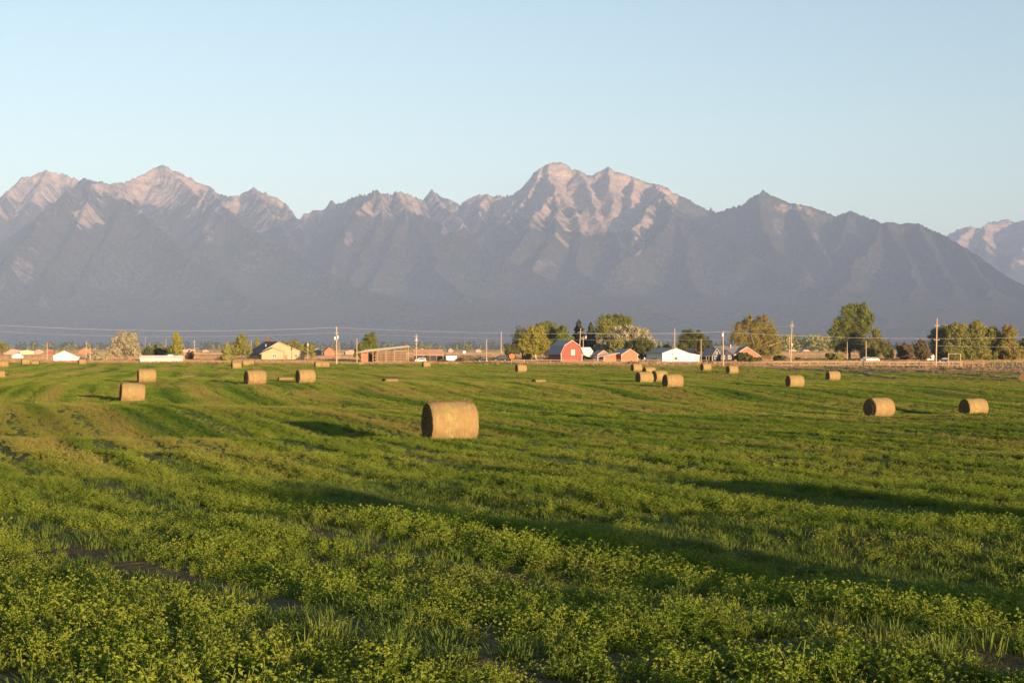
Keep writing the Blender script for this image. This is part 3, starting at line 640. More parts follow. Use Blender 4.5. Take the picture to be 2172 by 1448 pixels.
for (xa, da, xb, db, w_, h, lab) in ((1655, 345, 1915, 245, 1.4, .32, "nearest brown windrow of raked hay, ending below the willow"),
        (1665, 362, 2190, 256, 1.5, .32, "long windrow of raked hay running to the right edge, second nearest"),
        (1640, 372, 2180, 290, 1.9, .35, "broad windrow of raked hay, third from the viewer"),
        (1760, 378, 2200, 318, 2.2, .35, "ragged windrow of raked hay, fourth from the viewer"),
        (1600, 392, 2200, 345, 1.6, .30, "farthest windrow of raked hay, just in front of the white rail fence")):
    windrow(Wg(xa, da), Wg(xb, db), w_, h, lab)
# ================================================================ building kit
class MB:
    def __init__(s): s.v = []; s.f = []
    def prism(s, prof, y0, y1):
        """profile in x,z (counter-clockwise seen from the front) pulled from y0 (near) to y1 (far)"""
        n = len(prof); b = len(s.v); s.v += [(x, y0, z) for x, z in prof] + [(x, y1, z) for x, z in prof]
        s.f.append(tuple(b + i for i in range(n))); s.f.append(tuple(b + n + i for i in reversed(range(n))))
        for i in range(n): j = (i + 1) % n; s.f.append((b + i, b + n + i, b + n + j, b + j))
        return s
    def prismx(s, prof, x0, x1):
        """profile in y,z pulled along x"""
        n = len(prof); b = len(s.v); s.v += [(x0, y, z) for y, z in prof] + [(x1, y, z) for y, z in prof]
        s.f.append(tuple(b + i for i in reversed(range(n)))); s.f.append(tuple(b + n + i for i in range(n)))
        for i in range(n): j = (i + 1) % n; s.f.append((b + j, b + n + j, b + n + i, b + i))
        return s
    def box(s, x0, x1, y0, y1, z0, z1): return s.prism([(x0, z0), (x1, z0), (x1, z1), (x0, z1)], y0, y1)
    def slab(s, x0, z0, x1, z1, th, y0, y1): return s.prism([(x0, z0), (x1, z1), (x1, z1 + th), (x0, z0 + th)], y0, y1)
    def tube(s, p, q, r0, r1=None, n=8):
        r1 = r0 if r1 is None else r1; p = Vector(p); q = Vector(q); d = (q - p).normalized(); a = d.orthogonal().normalized(); c = d.cross(a); b = len(s.v)
        for P, r in ((p, r0), (q, r1)):
            for i in range(n):
                t = 6.28318 * i / n; s.v.append(tuple(P + (a * math.cos(t) + c * math.sin(t)) * r))
        for i in range(n): j = (i + 1) % n; s.f.append((b + i, b + j, b + n + j, b + n + i))
        s.f.append(tuple(b + i for i in reversed(range(n)))); s.f.append(tuple(b + n + i for i in range(n)))
        return s
    def build(s, name, mat, parent=None, bevel=0.0, smooth=False):
        me = bpy.data.meshes.new(name); me.from_pydata([tuple(v) for v in s.v], [], s.f); me.materials.append(mat)
        bm = bmesh.new(); bm.from_mesh(me); bmesh.ops.recalc_face_normals(bm, faces=bm.faces)
        if bevel: bmesh.ops.bevel(bm, geom=list(bm.edges), offset=bevel, segments=2, affect='EDGES', clamp_overlap=True)
        bm.to_mesh(me); bm.free()
        if smooth: me.polygons.foreach_set("use_smooth", [True] * len(me.polygons))
        o = bpy.data.objects.new(name, me); COL.objects.link(o)
        if parent: o.parent = parent
        return o
def paint(name, col, rough=0.7, vary=0.25, scale=0.6, boards=None, dirt=(0.25, 0.18, 0.12), spec=0.2):
    m, t, b = new_mat(name, rough, spec); O = opos(t); n = noise(t, O, scale, 5, 0.65)
    c = mixc(t, ramp(t, n, [(0.4, 0), (0.8, vary)]), col, tuple(x * 0.55 + y * 0.2 for x, y in zip(col, dirt)))
    if boards:
        ax, sp = boards; sc = [0.05, 0.05, 0.05]; sc[ax] = sp
        if ax == 0: sc[1] = sp
        nb = noise(t, mapping(t, O, tuple(sc)), 1.0, 2, 0.8)
        c = mixc(t, ramp(t, nb, [(0.4, 0), (0.6, 0.35)]), c, tuple(x * 0.6 for x in col)); bump(t, b, nb, 0.4, 0.05)
    setc(t, b, c); return m
def metal_roof(name, col, rough=0.5):
    m, t, b = new_mat(name, rough, 0.4); O = opos(t); n = noise(t, O, 0.5, 4, 0.6)
    setc(t, b, mixc(t, ramp(t, n, [(0.4, 0), (0.75, 0.35)]), col, tuple(x * 0.6 for x in col)))
    w_ = t.nodes.new("ShaderNodeTexWave"); w_.inputs["Scale"].default_value = 1.2; w_.bands_direction = 'Y'; t.links.new(O, w_.inputs[0]); bump(t, b, w_.outputs["Fac"], 0.4, 0.04)
    return m
X_WHITE = paint("white_paint", (0.74, 0.72, 0.66), 0.6, 0.35); X_CREAM = paint("cream_siding", (0.46, 0.315, 0.19), 0.7, 0.2, 0.4, (2, 4.0))
X_RED = paint("red_barn_boards", (0.27, 0.08, 0.055), 0.85, 0.6, 0.7, (0, 3.5), (0.5, 0.35, 0.25)); X_BRICK = paint("salmon_brown_siding", (0.42, 0.16, 0.09), 0.8, 0.35, 0.6, (2, 4.0))
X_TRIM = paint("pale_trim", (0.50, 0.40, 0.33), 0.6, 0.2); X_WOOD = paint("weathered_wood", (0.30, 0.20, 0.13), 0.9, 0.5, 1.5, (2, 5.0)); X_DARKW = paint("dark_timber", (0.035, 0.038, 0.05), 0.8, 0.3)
X_ROOFD = metal_roof("dark_shingle_roof", (0.045, 0.042, 0.05), 0.85); X_ROOFG = metal_roof("grey_metal_roof", (0.17, 0.17, 0.18)); X_ROOFT = metal_roof("tan_metal_roof", (0.48, 0.25, 0.14)); X_ROOFP = metal_roof("pale_roof", (0.50, 0.42, 0.40)); X_ROOFW = metal_roof("white_roof", (0.62, 0.55, 0.52))
X_PINK = paint("pinkish_siding", (0.45, 0.24, 0.19), 0.8, 0.4, 0.3); X_YEL = paint("pale_yellow_siding", (0.55, 0.44, 0.26), 0.8, 0.3, 0.4); X_DIRTY = paint("dusty_white_metal", (0.55, 0.52, 0.46), 0.7, 0.5, 0.6)
X_GLASS, _t, _b = new_mat("window_glass", 0.3, 0.15); setc(_t, _b, (0.02, 0.025, 0.03)); X_HAYIN = M_WIND
X_RUBBER, _t, _b = new_mat("tyre_rubber", 0.9, 0.1); setc(_t, _b, (0.02, 0.02, 0.02))
X_BLUE = paint("blue_grey_metal", (0.10, 0.14, 0.20), 0.6, 0.3)
def carpaint(name, col):
    m, t, b = new_mat(name, 0.6, 0.08); setc(t, b, col); return m
def window(par, x, z, w_, h, y=0.0, label=None, mat=None):
    f = MB().box(x - w_ / 2 - .08, x + w_ / 2 + .08, y - 0.05, y - 0.004, z - .08, z + h + .08).build("window", mat or X_WHITE, par)
    g = MB().box(x - w_ / 2, x + w_ / 2, y - 0.065, y - 0.052, z, z + h).build("pane", X_GLASS, f)
    MB().box(x - .03, x + .03, y - 0.075, y - 0.067, z, z + h).build("mullion", mat or X_WHITE, f)
    return f
def span(x0, x1, D):
    """front centre on the ground and width in metres of a front seen from photo column x0 to x1"""
    return Wg((x0 + x1) / 2, D), (x1 - x0) * D / F
def gabled(label, x0, x1, D, eave, ridge, depth, rot, wall, roof, name="shed", cat="shed", off=0.0, over=0.35, trim=True, group=None, dz=0.0, th=0.16, corner=True):
    """building whose gable end faces the field; ridge runs away from us"""
    c, wd = span(x0, x1, D); wd /= math.cos(R(rot)); c.z += dz
    o = empty(name, c, R(rot), label, cat, group); h = wd / 2; xr = off * h
    MB().prism([(-h, -0.4), (h, -0.4), (h, eave), (xr, ridge), (-h, eave)], 0, depth).build("wall", wall, o)
    m = MB()
    for sx in (-1, 1):
        sl = (ridge - eave) / (xr - sx * h) if sx < 0 else (eave - ridge) / (h - xr)
        xe = sx * (h + over); ze = eave - abs(ridge - eave) / abs(sx * h - xr) * over
        if sx < 0: m.slab(xe, ze + .01, xr, ridge + .01, th, -over, depth + over)
        else: m.slab(xr, ridge + .01, xe, ze + .01, th, -over, depth + over)
    m.build("roof", roof, o)
    if trim:
        t_ = MB()
        ze = eave - abs(ridge - eave) / abs(-h - xr) * over; t_.slab(-h - over, ze - .12, xr, ridge - .12, .20, -over - .07, -over - .005)
        ze = eave - abs(ridge - eave) / abs(h - xr) * over; t_.slab(xr, ridge - .12, h + over, ze - .12, .20, -over - .07, -over - .005)
        t_.build("gable_trim", X_TRIM, o)
        if corner:
            for sx in (-1, 1): MB().box(sx * h - .09, sx * h + .09, -0.06, -0.003, -0.4, eave - 0.05).build("corner_board", X_TRIM, o)
    return o, wd
def lean_to(par, x0, x1, z0, z1, y0, y1, wall, roof, th=.14, closed=True, over=0.3):
    if closed: MB().prism([(x0, -0.4), (x1, -0.4), (x1, z1), (x0, z0)], y0, y1).build("lean_to_wall", wall, par)
    k = (z1 - z0) / (x1 - x0); MB().slab(x0, z0 + .01, x1 + over, z1 + .01 + k * over, th, y0 - over, y1 + over).build("lean_to_roof", roof, par)
# ================================================================ the farms
# --- red gambrel barn
c, wd = span(1190, 1235, 512); ROTB = 24; wd /= math.cos(R(ROTB)); h = wd / 2
o = empty("barn", c, R(ROTB), "red gambrel roofed barn with grey roof and a pale square loft door", "barn")
g = [(-h, -0.4), (h, -0.4), (h + .05, 3.0), (h * 0.72, 5.3), (0, 7.0), (-h * 0.72, 5.3), (-h - .05, 3.0)]
MB().prism(g, 0, 9.5).build("wall", X_RED, o)
m = MB(); k = [(-h - .45, 2.45), (-h * .74, 5.36), (0, 7.08), (h * .74, 5.36), (h + .45, 2.45)]
for a, b in zip(k[:-1], k[1:]): m.slab(a[0], a[1], b[0], b[1], .16, -.35, 9.85)
m.build("roof", X_ROOFG, o)
t_ = MB()
for a, b in zip(k[:-1], k[1:]): t_.slab(a[0], a[1] - .1, b[0], b[1] - .1, .22, -.42, -.355)
t_.build("gable_trim", X_TRIM, o)
for sx in (-1, 1): MB().box(sx * h - .1, sx * h + .1, -.06, -.003, -.4, 2.9).build("corner_board", X_TRIM, o)
d = MB().box(-.2, 1.15, -.09, -.004, 2.25, 4.1).build("loft_door", X_DIRTY, o)
MB().box(.44, .51, -.12, -.092, 2.3, 4.05).box(-.15, 1.1, -.13, -.122, 3.12, 3.2).build("door_brace", X_TRIM, d)
MB().box(-1.5, 1.9, -.05, -.003, 0, 2.0).build("barn_door", X_RED, o)
# silver sided leaning shed left of it
# --- pale roofed raised bin behind the barn
c = Wg(1243, 548); o = empty("feed_shed", c, R(20), "pale roofed white shed on posts just behind the red barn", "shed")
MB().prism([(-2.3, 2.0), (2.3, 1.5), (2.4, 3.4), (-2.3, 3.4)], 0, 4).build("wall", X_DIRTY, o)
MB().prism([(-2.6, 3.3), (2.7, 3.3), (1.5, 4.9), (-2.4, 4.9)], -.3, 4.3).build("roof", X_ROOFW, o)
for x in (-2.1, 2.1): MB().box(x - .1, x + .1, 0.1, .3, -.5, 2.0).build("post", X_WOOD, o)
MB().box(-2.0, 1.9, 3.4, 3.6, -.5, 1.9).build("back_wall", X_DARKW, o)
# --- salmon sheds
o, wd = gabled("small salmon shed with dark roof right behind the barn's fence", 1268, 1291, 545, 2.6, 3.9, 5, 20, X_BRICK, X_ROOFG)
o, wd = gabled("larger salmon gabled shed with grey roof and a lean-to on its left", 1318, 1353, 520, 2.7, 4.45, 7.5, 22, X_BRICK, X_ROOFG)
hh = wd / 2
MB().prism([(-hh - 5.2, -.4), (-hh - .25, -.4), (-hh - .25, 2.9), (-hh - 5.2, 1.9)], 3.2, 6).build("lean_to_wall", X_BRICK, o)
MB().slab(-hh - 8.3, 1.75, -hh - .05, 3.1, .14, 1.2, 6.6).build("lean_to_roof", X_ROOFP, o)
for x in (-hh - 8.0, -hh - 5.6): MB().box(x - .12, x + .12, 1.35, 1.6, -.5, 1.85).build("post", X_TRIM, o)
MB().box(-hh - 8.0, -hh - 5.3, 5.6, 5.8, -.4, 1.8).build("back_wall", X_DARKW, o)
o, wd = gabled("small white gabled cottage between the salmon shed and the white pole barn", 1353, 1369, 590, 3.0, 4.5, 8, 18, X_WHITE, X_ROOFG, name="cottage", cat="cottage")
lean_to(o, wd / 2, wd / 2 + 2.4, 2.9, 1.6, .6, 7, X_BLUE, X_ROOFG)
window(o, 0, 1.0, .9, 1.0)
# --- white pole barn
o, wd = gabled("long white pole barn with sliding door outline and grey roof", 1404, 1461, 530, 3.1, 4.75, 12.5, 20, X_WHITE, X_ROOFG, name="pole_barn", cat="barn", th=.14, corner=False)
hh = wd / 2
lean_to(o, hh, hh + 4.2, 3.0, 2.3, 0.05, 9, X_WHITE, X_ROOFW)
fr = MB().box(-3.0, 2.2, -.14, -.08, 2.75, 2.87).build("door_rail", X_DARKW, o)
dr = MB().box(-1.9, 1.05, -.08, -.006, -.2, 2.72).build("sliding_door", X_WHITE, o)
for x in (-1.97, 1.06): MB().box(x, x + .07, -.10, -.005, -.2, 2.72).build("door_edge", X_DARKW, dr)
window(o, .15, .9, 1.1, .9, -.085)
MB().box(-hh - .05, -hh - .004, 3.0, 3.9, -.2, 2.0).build("side_door", X_WHITE, o)
# --- low sheds between
o, wd = gabled("low grey roofed shed with a salmon gable, right of the white pole barn", 1466, 1481, 570, 2.9, 4.2, 7, 24, X_BRICK, X_ROOFG)
lean_to(o, wd / 2, wd / 2 + 2.6, 2.8, 2.0, .5, 6, X_BRICK, X_ROOFP)
# --- dark cabin
o, wd = gabled("dark timber cabin with a steep gable and blue grey roof", 1510, 1529, 540, 2.2, 4.6, 6.5, 26, X_DARKW, X_ROOFG, name="cabin", cat="cabin", over=.3)
window(o, -.3, 1.0, .9, 1.1); window(o, 0.1, 2.7, .6, .7)
for x in (-wd / 2 - 1.6, -wd / 2 - .5): MB().box(x - .06, x + .06, 1.2, 1.32, -.4, 1.8).build("porch_post", X_TRIM, o)
MB().slab(-wd / 2 - 2.1, 1.75, -wd / 2 + .1, 2.2, .12, .8, 6.0).build("porch_roof", X_ROOFG, o)
# --- big grey roofed house, its ridge along the picture and a salmon gable at the right
c = Wg(1565, 555); o = empty("house", c, R(14), "wide grey roofed house with a salmon brick gable at its right end", "house")
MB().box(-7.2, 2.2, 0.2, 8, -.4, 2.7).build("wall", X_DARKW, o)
MB().prismx([(-.4, 2.55), (4.1, 5.3), (8.5, 2.55), (8.5, 2.72), (4.1, 5.47), (-.4, 2.72)], -7.6, 3.2).build("roof", X_ROOFG, o)
gx = [( -1.2, -.4), (8.0, -.4), (8.0, 2.2), (3.3, 5.1), (-1.2, 2.4)]
MB().prism([(x - .5, z) for x, z in gx], -1.2, 6.5).build("gable_wall", X_BRICK, o)
MB().slab(-2.2, 2.15, 2.8, 5.15, .16, -1.6, 7).slab(2.8, 5.15, 8.0, 1.85, .16, -1.6, 7).build("gable_roof", X_ROOFG, o)
MB().slab(-2.2, 2.02, 2.8, 5.02, .2, -1.68, -1.605).slab(2.8, 5.02, 8.0, 1.72, .2, -1.68, -1.605).build("gable_trim", X_TRIM, o)
MB().prism([(-6.6, 2.6), (-1.9, 2.6), (-4.3, 4.1)], -.6, 3).build("dormer", X_ROOFD, o)
window(o, -5.4, .9, 1.1, 1.2, .2); window(o, -3.0, .9, 1.1, 1.2, .2)
MB().box(-1.6, -1.3, 3.0, 3.3, 4.6, 6.0).build("chimney", X_TRIM, o)
# --- yellow house on the left
D = 612; s_ = D / F
c = Wg(603, D); o = empty("yellow_house", c, R(22), "large cream yellow house with a dark roof and two stepped gables", "house")
L, Rr_, pk = -48 * s_ / .93, 43 * s_ / .93, -12 * s_ / .93
MB().prism([(L, -.4), (Rr_, -.4), (Rr_, 2.9), (pk + .6, 7.0), (L, 2.6)], 2.5, 24).build("wall", X_CREAM, o)
sl = (7.0 - 2.6) / (pk + .6 - L)
MB().slab(L - 1.0, 2.6 - sl, pk + .6, 7.0, .22, 2.0, 24.6).slab(pk + .6, 7.0, Rr_ + 1.2, 2.35, .22, 2.0, 24.6).build("roof", X_ROOFD, o)
MB().slab(pk + .6, 6.86, Rr_ + 1.2, 2.2, .26, 1.9, 1.99).slab(L - 1.0, 2.46 - sl, pk + .6, 6.86, .26, 1.9, 1.99).build("gable_trim", X_CREAM, o)
x0, x1 = L + .2, L + 8.6; xm = (x0 + x1) / 2 + .3
MB().prism([(x0, -.4), (x1, -.4), (x1, 3.2), (xm, 4.6), (x0, 2.75)], -1.5, 2.49).build("front_wing_wall", X_CREAM, o)
MB().slab(x0 - 1.0, 2.3, xm, 4.65, .2, -2.0, 7).slab(xm, 4.65, x1 + .3, 3.25, .2, -2.0, 3).build("front_wing_roof", X_ROOFD, o)
MB().slab(xm, 4.53, x1 + .3, 3.13, .22, -2.07, -2.005).slab(x0 - 1.0, 2.18, xm, 4.53, .22, -2.07, -2.005).build("front_wing_trim", X_CREAM, o)
window(o, xm + .5, 1.0, 1.2, 1.25, -1.5); window(o, Rr_ - 3.3, 1.0, 1.2, 1.25, 2.5)
d = MB().box(x1 + 1.6, x1 + 2.7, 2.44, 2.496, -.2, 1.95).build("door", X_WOOD, o); MB().box(x1 + 2.45, x1 + 2.55, 2.38, 2.436, .8, .95).build("handle", X_DARKW, d)
for i in range(4): MB().box(x0 - .06, x0 - .004, 1.0 + i * 2.4, 2.6 + i * 2.4, 0, 2.2).build("garage_door", X_WOOD, o)
MB().tube((pk - 3.5, 6, 5.2), (pk - 3.5, 6, 6.2), .12).build("vent_pipe", X_WHITE, o)
for x in (x1 + 1.0,): MB().box(x - .06, x + .06, 1.2, 1.32, -.4, 3.1).build("porch_post", X_DARKW, o)
# --- white shed on the left with a lean-to
D = 520; o, wd = gabled("bright white gabled shed with a long lean-to on its right", 115, 158, D, 2.0, 3.55, 7, 14, X_WHITE, X_ROOFG, over=.2, corner=False, off=0.0)
lean_to(o, wd / 2, wd / 2 + 4.2, 1.75, .75, 0.05, 6, X_WHITE, X_ROOFW, .1)
# --- long low white building
D = 480; c = Wg(340, D); o = empty("low_shed", c, R(4), "long low white shed with a shaded left end", "shed")
MB().prismx([(0, -.4), (0, 1.15), (1.6, 1.95), (3.2, 1.15), (3.2, -.4)], -6.1, 6.6).build("wall", X_DIRTY, o)
MB().prismx([(-.2, 1.1), (1.6, 2.0), (3.4, 1.1), (3.4, 1.22), (1.6, 2.12), (-.2, 1.22)], -6.4, 6.8).build("roof", X_ROOFW, o)
MB().box(2.1, 3.6, 1.2, 2.2, 1.9, 2.35).build("roof_vent", X_WHITE, o)
# --- open hay shed (mono-pitch roof, slatted front)
D = 495; c = Wg(820, D); o = empty("hay_shed", c, R(10), "open wooden hay shed with a single sloping roof and slatted front", "shed")
s_ = D / F
MB().prism([(-9.6, 3.05), (7.4, 5.05), (7.4, 5.2), (-9.6, 3.2)], -.5, .2).prism([(-9.6, 3.21), (7.4, 5.21), (7.0, 5.5), (-6.5, 4.15)], .21, 7).build("roof", X_ROOFG, o)
MB().slab(-9.7, 3.0, 7.5, 5.0, .26, -.6, -.51).build("fascia", X_WOOD, o)
for x, z in ((-7.9, 3.2), (-5.9, 3.45), (-4.3, 3.6), (-2.9, 3.8), (-.2, 4.1), (2.4, 4.4), (6.9, 4.95)):
    MB().box(x - .14, x + .14, -.1, .16, -.5, z).build("post", X_WOOD if x > -5 else X_BRICK, o)
for k_, z in enumerate((.35, .95, 1.5, 2.05, 2.6, 3.15, 3.7)):
    xs_ = -2.9 if z < 3.2 else 1.2 + (z - 3.2) * 3; MB().box(xs_, 6.9, -.18, -.11, z, z + .24).build("slat", X_WOOD, o)
MB().box(-4.3, -2.9, -.18, -.11, .35, .55).box(-4.3, -2.9, -.18, -.11, 1.2, 1.4).box(-4.3, -2.9, -.18, -.11, 2.2, 2.4).build("gate", X_WOOD, o)
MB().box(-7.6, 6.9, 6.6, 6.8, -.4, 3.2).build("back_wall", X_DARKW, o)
MB().box(-7.9, -5.9, .0, .14, -.4, 3.1).build("side_panel", X_BRICK, o)
st = MB()
for i in range(7):
    for j in range(4): st.box(-3.4 + i * 1.45, -2.05 + i * 1.45, 2.2, 3.6, -.3 + j * .85, .48 + j * .85)
h_ = st.build("hay_stack", X_HAYIN, None, .08); h_.parent = None; h_.location = c; h_.rotation_euler = (0, 0, R(10)); tag(h_, "stack of square hay bales inside the open hay shed", "hay stack")
# --- long tan roofed shed beside it
c = Wg(912, 540); o = empty("long_shed", c, R(8), "long low shed with a striped tan roof beside the hay shed", "shed")
MB().box(-4.9, 4.3, .3, 5, -.4, 2.0).build("wall", X_DARKW, o)
MB().prismx([(-.3, 1.95), (4.0, 3.9), (4.0, 4.05), (-.3, 2.1)], -5.6, 4.7).build("roof", X_ROOFT, o)
for x in (-4.8, -2.4, 0, 2.2, 4.2): MB().box(x - .1, x + .1, -.1, .1, -.5, 1.95).build("post", X_WOOD, o)
# --- container
c = Wg(956, 535); o = empty("container", c, R(16), "small corrugated white container with a blue grey left end", "container")
MB().box(-1.6, 2.1, 0, 3.2, .1, 1.75).build("body", X_WHITE, o); MB().box(-1.64, -1.602, .05, 3.15, .15, 1.7).build("end_door", X_BLUE, o)
MB().box(-1.7, 2.2, -.05, 3.25, 1.76, 1.84).build("roof", X_WHITE, o)
for x in (-1.2, -.6, 0, .6, 1.2, 1.8): MB().box(x - .05, x + .05, -.04, -.003, .15, 1.7).build("rib", X_WHITE, o)
# --- hopper wagon
c = Wg(1086, 560); o = empty("feed_wagon", c, R(15), "orange red feed wagon on small wheels near the parked cars", "wagon")
MB().prism([(-.6, .7), (.6, .7), (1.0, 1.3), (1.0, 2.2), (-1.0, 2.2), (-1.0, 1.3)], 0, 1.8).build("hopper", paint("orange_red_paint", (.55, .12, .05)), o); MB().box(-.55, .55, .2, 1.6, 2.21, 2.35).build("lid", paint("orange_lid", (.5, .16, .08)), o)
for x in (-.8, .8): MB().box(x - .06, x + .06, .2, .3, 0, .75).build("leg", X_WOOD, o)
for x in (-.75, .75): MB().tube((x, -.12, .28), (x, .1, .28), .28, n=14).build("wheel", X_RUBBER, o)
# --- excavator
YP = paint("yellow_machine_paint", (.62, .38, .06), .5, .3)
c = Wg(1124, 560); o = empty("excavator", c, R(8), "yellow excavator with its arm bent over, under the trees left of the barn", "excavator")
MB().prism([(-2.4, 0), (2.0, 0), (2.3, .35), (2.0, .75), (-2.4, .75), (-2.7, .35)], 0, .5).prism([(-2.4, 0), (2.0, 0), (2.3, .35), (2.0, .75), (-2.4, .75), (-2.7, .35)], 1.6, 2.1).build("track", X_RUBBER, o)
MB().box(-2.2, .9, .1, 2.0, .8, 1.7).build("body", X_DARKW, o); cb = MB().box(-.2, 1.0, .1, 1.0, 1.71, 2.6).build("cab", YP, o); MB().box(-.05, .85, .04, .095, 1.85, 2.5).build("cab_window", X_GLASS, cb)
def barm(pts, wds, y0, y1):
    b_ = MB()
    for (p, q), (wa, wb) in zip(zip(pts[:-1], pts[1:]), zip(wds[:-1], wds[1:])):
        d = Vector((q[0] - p[0], q[1] - p[1])).normalized(); n_ = Vector((-d.y, d.x))
        b_.prism([(p[0] - n_.x * wa, p[1] - n_.y * wa), (q[0] - n_.x * wb, q[1] - n_.y * wb), (q[0] + n_.x * wb, q[1] + n_.y * wb), (p[0] + n_.x * wa, p[1] + n_.y * wa)], y0, y1)
    return b_
barm([(-2.2, 1.4), (-1.4, 2.6), (-.6, 3.15), (2.1, 3.45)], [.22, .3, .3, .18], .7, 1.1).build("boom", YP, o)
barm([(2.0, 3.9), (2.15, 2.2), (2.3, .9)], [.16, .2, .14], .72, 1.08).build("stick", YP, o)
MB().prism([(1.9, 1.0), (2.6, .9), (2.7, .2), (2.1, -.05), (1.6, .4)], .5, 1.3).build("bucket", X_WOOD, o)
# --- cars
def car(px, D, rot, label, mat, L=4.6, H=1.5, suv=False, group="cars parked round the farmyards"):
    c = Wg(px, D); o = empty("parked_car", c, R(rot), label, "car", group); h = L / 2
    MB().prism([(-h, .35), (h, .35), (h, .75), (h * .92, .92), (-h * .55 if not suv else -h * .6, .98), (-h * .98, .88)], -.86, .86).build("body", mat, o, .05)
    top = [(-h * .5, .95), (h * .86, .95), (h * .66, H - .03), (-h * .16, H)] if not suv else [(-h * .55, .95), (h * .96, .95), (h * .88, H), (-h * .30, H)]
    MB().prism(top, -.74, .74).build("cabin", mat, o, .05)
    cx_ = sum(p[0] for p in top) / 4; wp = [(cx_ + (x - cx_) * .84, .98 + (z - .95) * .74) for x, z in top]
    MB().prism(wp, -.755, .755).build("side_window", X_GLASS, o)
    for x in (-h * .62, h * .62):
        for y in (-.87, .70):
            w_ = MB().tube((x, y, .32), (x, y + .2, .32), .33, n=16).build("wheel", X_RUBBER, o); MB().tube((x, y - .012 if y < 0 else y + .2, .32), (x, y - .001 if y < 0 else y + .212, .32), .18, n=12).build("rim", X_DIRTY, w_)
    for y in (-.62, .5): MB().box(-h * 1.0 - .02, -h * .985, y, y + .2, .62, .76).build("headlight", X_GLASS, o)
    return o
P_D = carpaint("dark_car_paint", (.02, .03, .05)); P_W = carpaint("white_car_paint", (.7, .68, .62)); P_G = carpaint("grey_car_paint", (.10, .11, .13))
car(1024, 520, 20, "dark blue car beside the bare wooden pole in the yard", P_D, 4.4, 1.6, True)
car(1061, 540, 8, "long black pickup like vehicle at the foot of the taller pole", P_D, 5.2, 1.8, True)
car(1850, 520, 2, "white car parked behind the rail fence below the cottonwood", P_W, 4.6, 1.45)
car(2000, 515, 8, "dark car behind the rail fence right of the tallest pole", P_D, 4.4, 1.5)
car(1834, 545, 5, "dark grey car just left of the white one, in the willow's shade", P_G, 3.8, 1.6, True)
car(892, 505, 5, "small white vehicle parked in front of the long tan roofed shed", P_W, 3.6, 1.4, True)
car(1386, 520, 80, "dark car parked against the left wall of the white pole barn", P_D, 4.0, 1.5, True)
# --- far buildings
FAR = [("pink_shed", 8, 46, 1010, 2.6, 3.6, 8, X_PINK, X_PINK, "long pinkish shed at the far left behind the dry field"),
 ("yellow_shed", 43, 72, 1000, 2.2, 3.0, 8, X_YEL, X_ROOFP, "pale yellow low building in the far left farm row"),
 ("pink_shed", 73, 92, 1050, 2.2, 3.3, 8, X_PINK, X_ROOFP, "small pink building right of the pale yellow one"),
 ("red_shed", 98, 113, 1020, 2.4, 3.2, 8, X_RED, X_ROOFT, "dull red building behind the pole at the far left"),
 ("red_shed", 168, 196, 1250, 2.4, 5.4, 9, X_BRICK, X_RED, "far red roofed house behind the white shed's lean-to"),
 ("white_shed", 26, 48, 700, 1.0, 2.3, 5, X_WHITE, X_ROOFW, "low slanting white roof on the left, in the dry field"),
 ("far_house", 688, 709, 850, 2.6, 4.9, 9, X_BRICK, X_BRICK, "orange gabled far house just left of the tall pole"),
 ("far_house", 664, 682, 870, 2.8, 4.0, 8, X_BLUE, X_ROOFP, "small blue walled far house beside the orange gabled one"),
 ("far_shed", 733, 757, 980, 2.2, 3.2, 8, X_PINK, X_ROOFP, "pink low far shed behind the tree by the hay shed"),
 ("far_shed", 890, 902, 1500, 2.2, 4.2, 9, X_PINK, X_ROOFW, "tiny white gabled far building above the striped tan roof"),
 ("far_shed", 915, 935, 1600, 1.7, 2.9, 9, X_PINK, X_ROOFW, "tiny white low far building right of the white gabled one"),
 ("far_shed", 951, 961, 1500, 2.2, 4.2, 9, X_PINK, X_ROOFW, "tiny pinkish round roofed far barn above the container"),
 ("far_shed", 1009, 1021, 1500, 2, 3.4, 9, X_PINK, X_ROOFW, "tiny white far house left of the bare pole"),
 ("far_shed", 982, 988, 1150, 2, 2.5, 4, X_WHITE, X_WHITE, "tiny white cube like hut in the green far field"),
 ("far_shed", 430, 443, 1500, 1.7, 2.9, 8, X_PINK, X_ROOFW, "tiny white far shed left of the spruces"),
 ("far_shed", 388, 414, 1450, 2.4, 3.6, 9, X_PINK, X_ROOFW, "long white far shed behind the thin poles on the left"),
 ("far_shed", 1703, 1718, 1700, 1.7, 2.9, 9, X_PINK, X_ROOFW, "small white far shed left of the tall cottonwood"),
 ("far_shed", 1675, 1690, 1750, 1.7, 2.9, 9, X_PINK, X_ROOFW, "small white far shed behind the double pole")]
for nm, x0, x1, D, e_, r_, dp, wl, rf, lab in FAR:
    gabled(lab, x0, x1, D, e_, r_, dp, 12, wl, rf, name=nm, cat="far building", over=.3, trim=False, group="far farm buildings along the horizon")
c = Wg(1968, 575); o = empty("camper", c + Vector((0.6, 0, -.6)), R(10), "white camper trailer half hidden among the brown shrubs", "camper")
MB().prism([(-1.8, .5), (1.8, .5), (1.9, 2.4), (1.5, 2.8), (-1.5, 2.8), (-1.9, 2.2)], 0, 2.2).build("body", X_WHITE, o, .06); window(o, .5, 1.5, .8, .6); window(o, -.9, 1.5, .6, .6)
for x in (-.4, .4): MB().tube((x, -.05, .3), (x, .15, .3), .3, n=14).build("wheel", X_RUBBER, o)
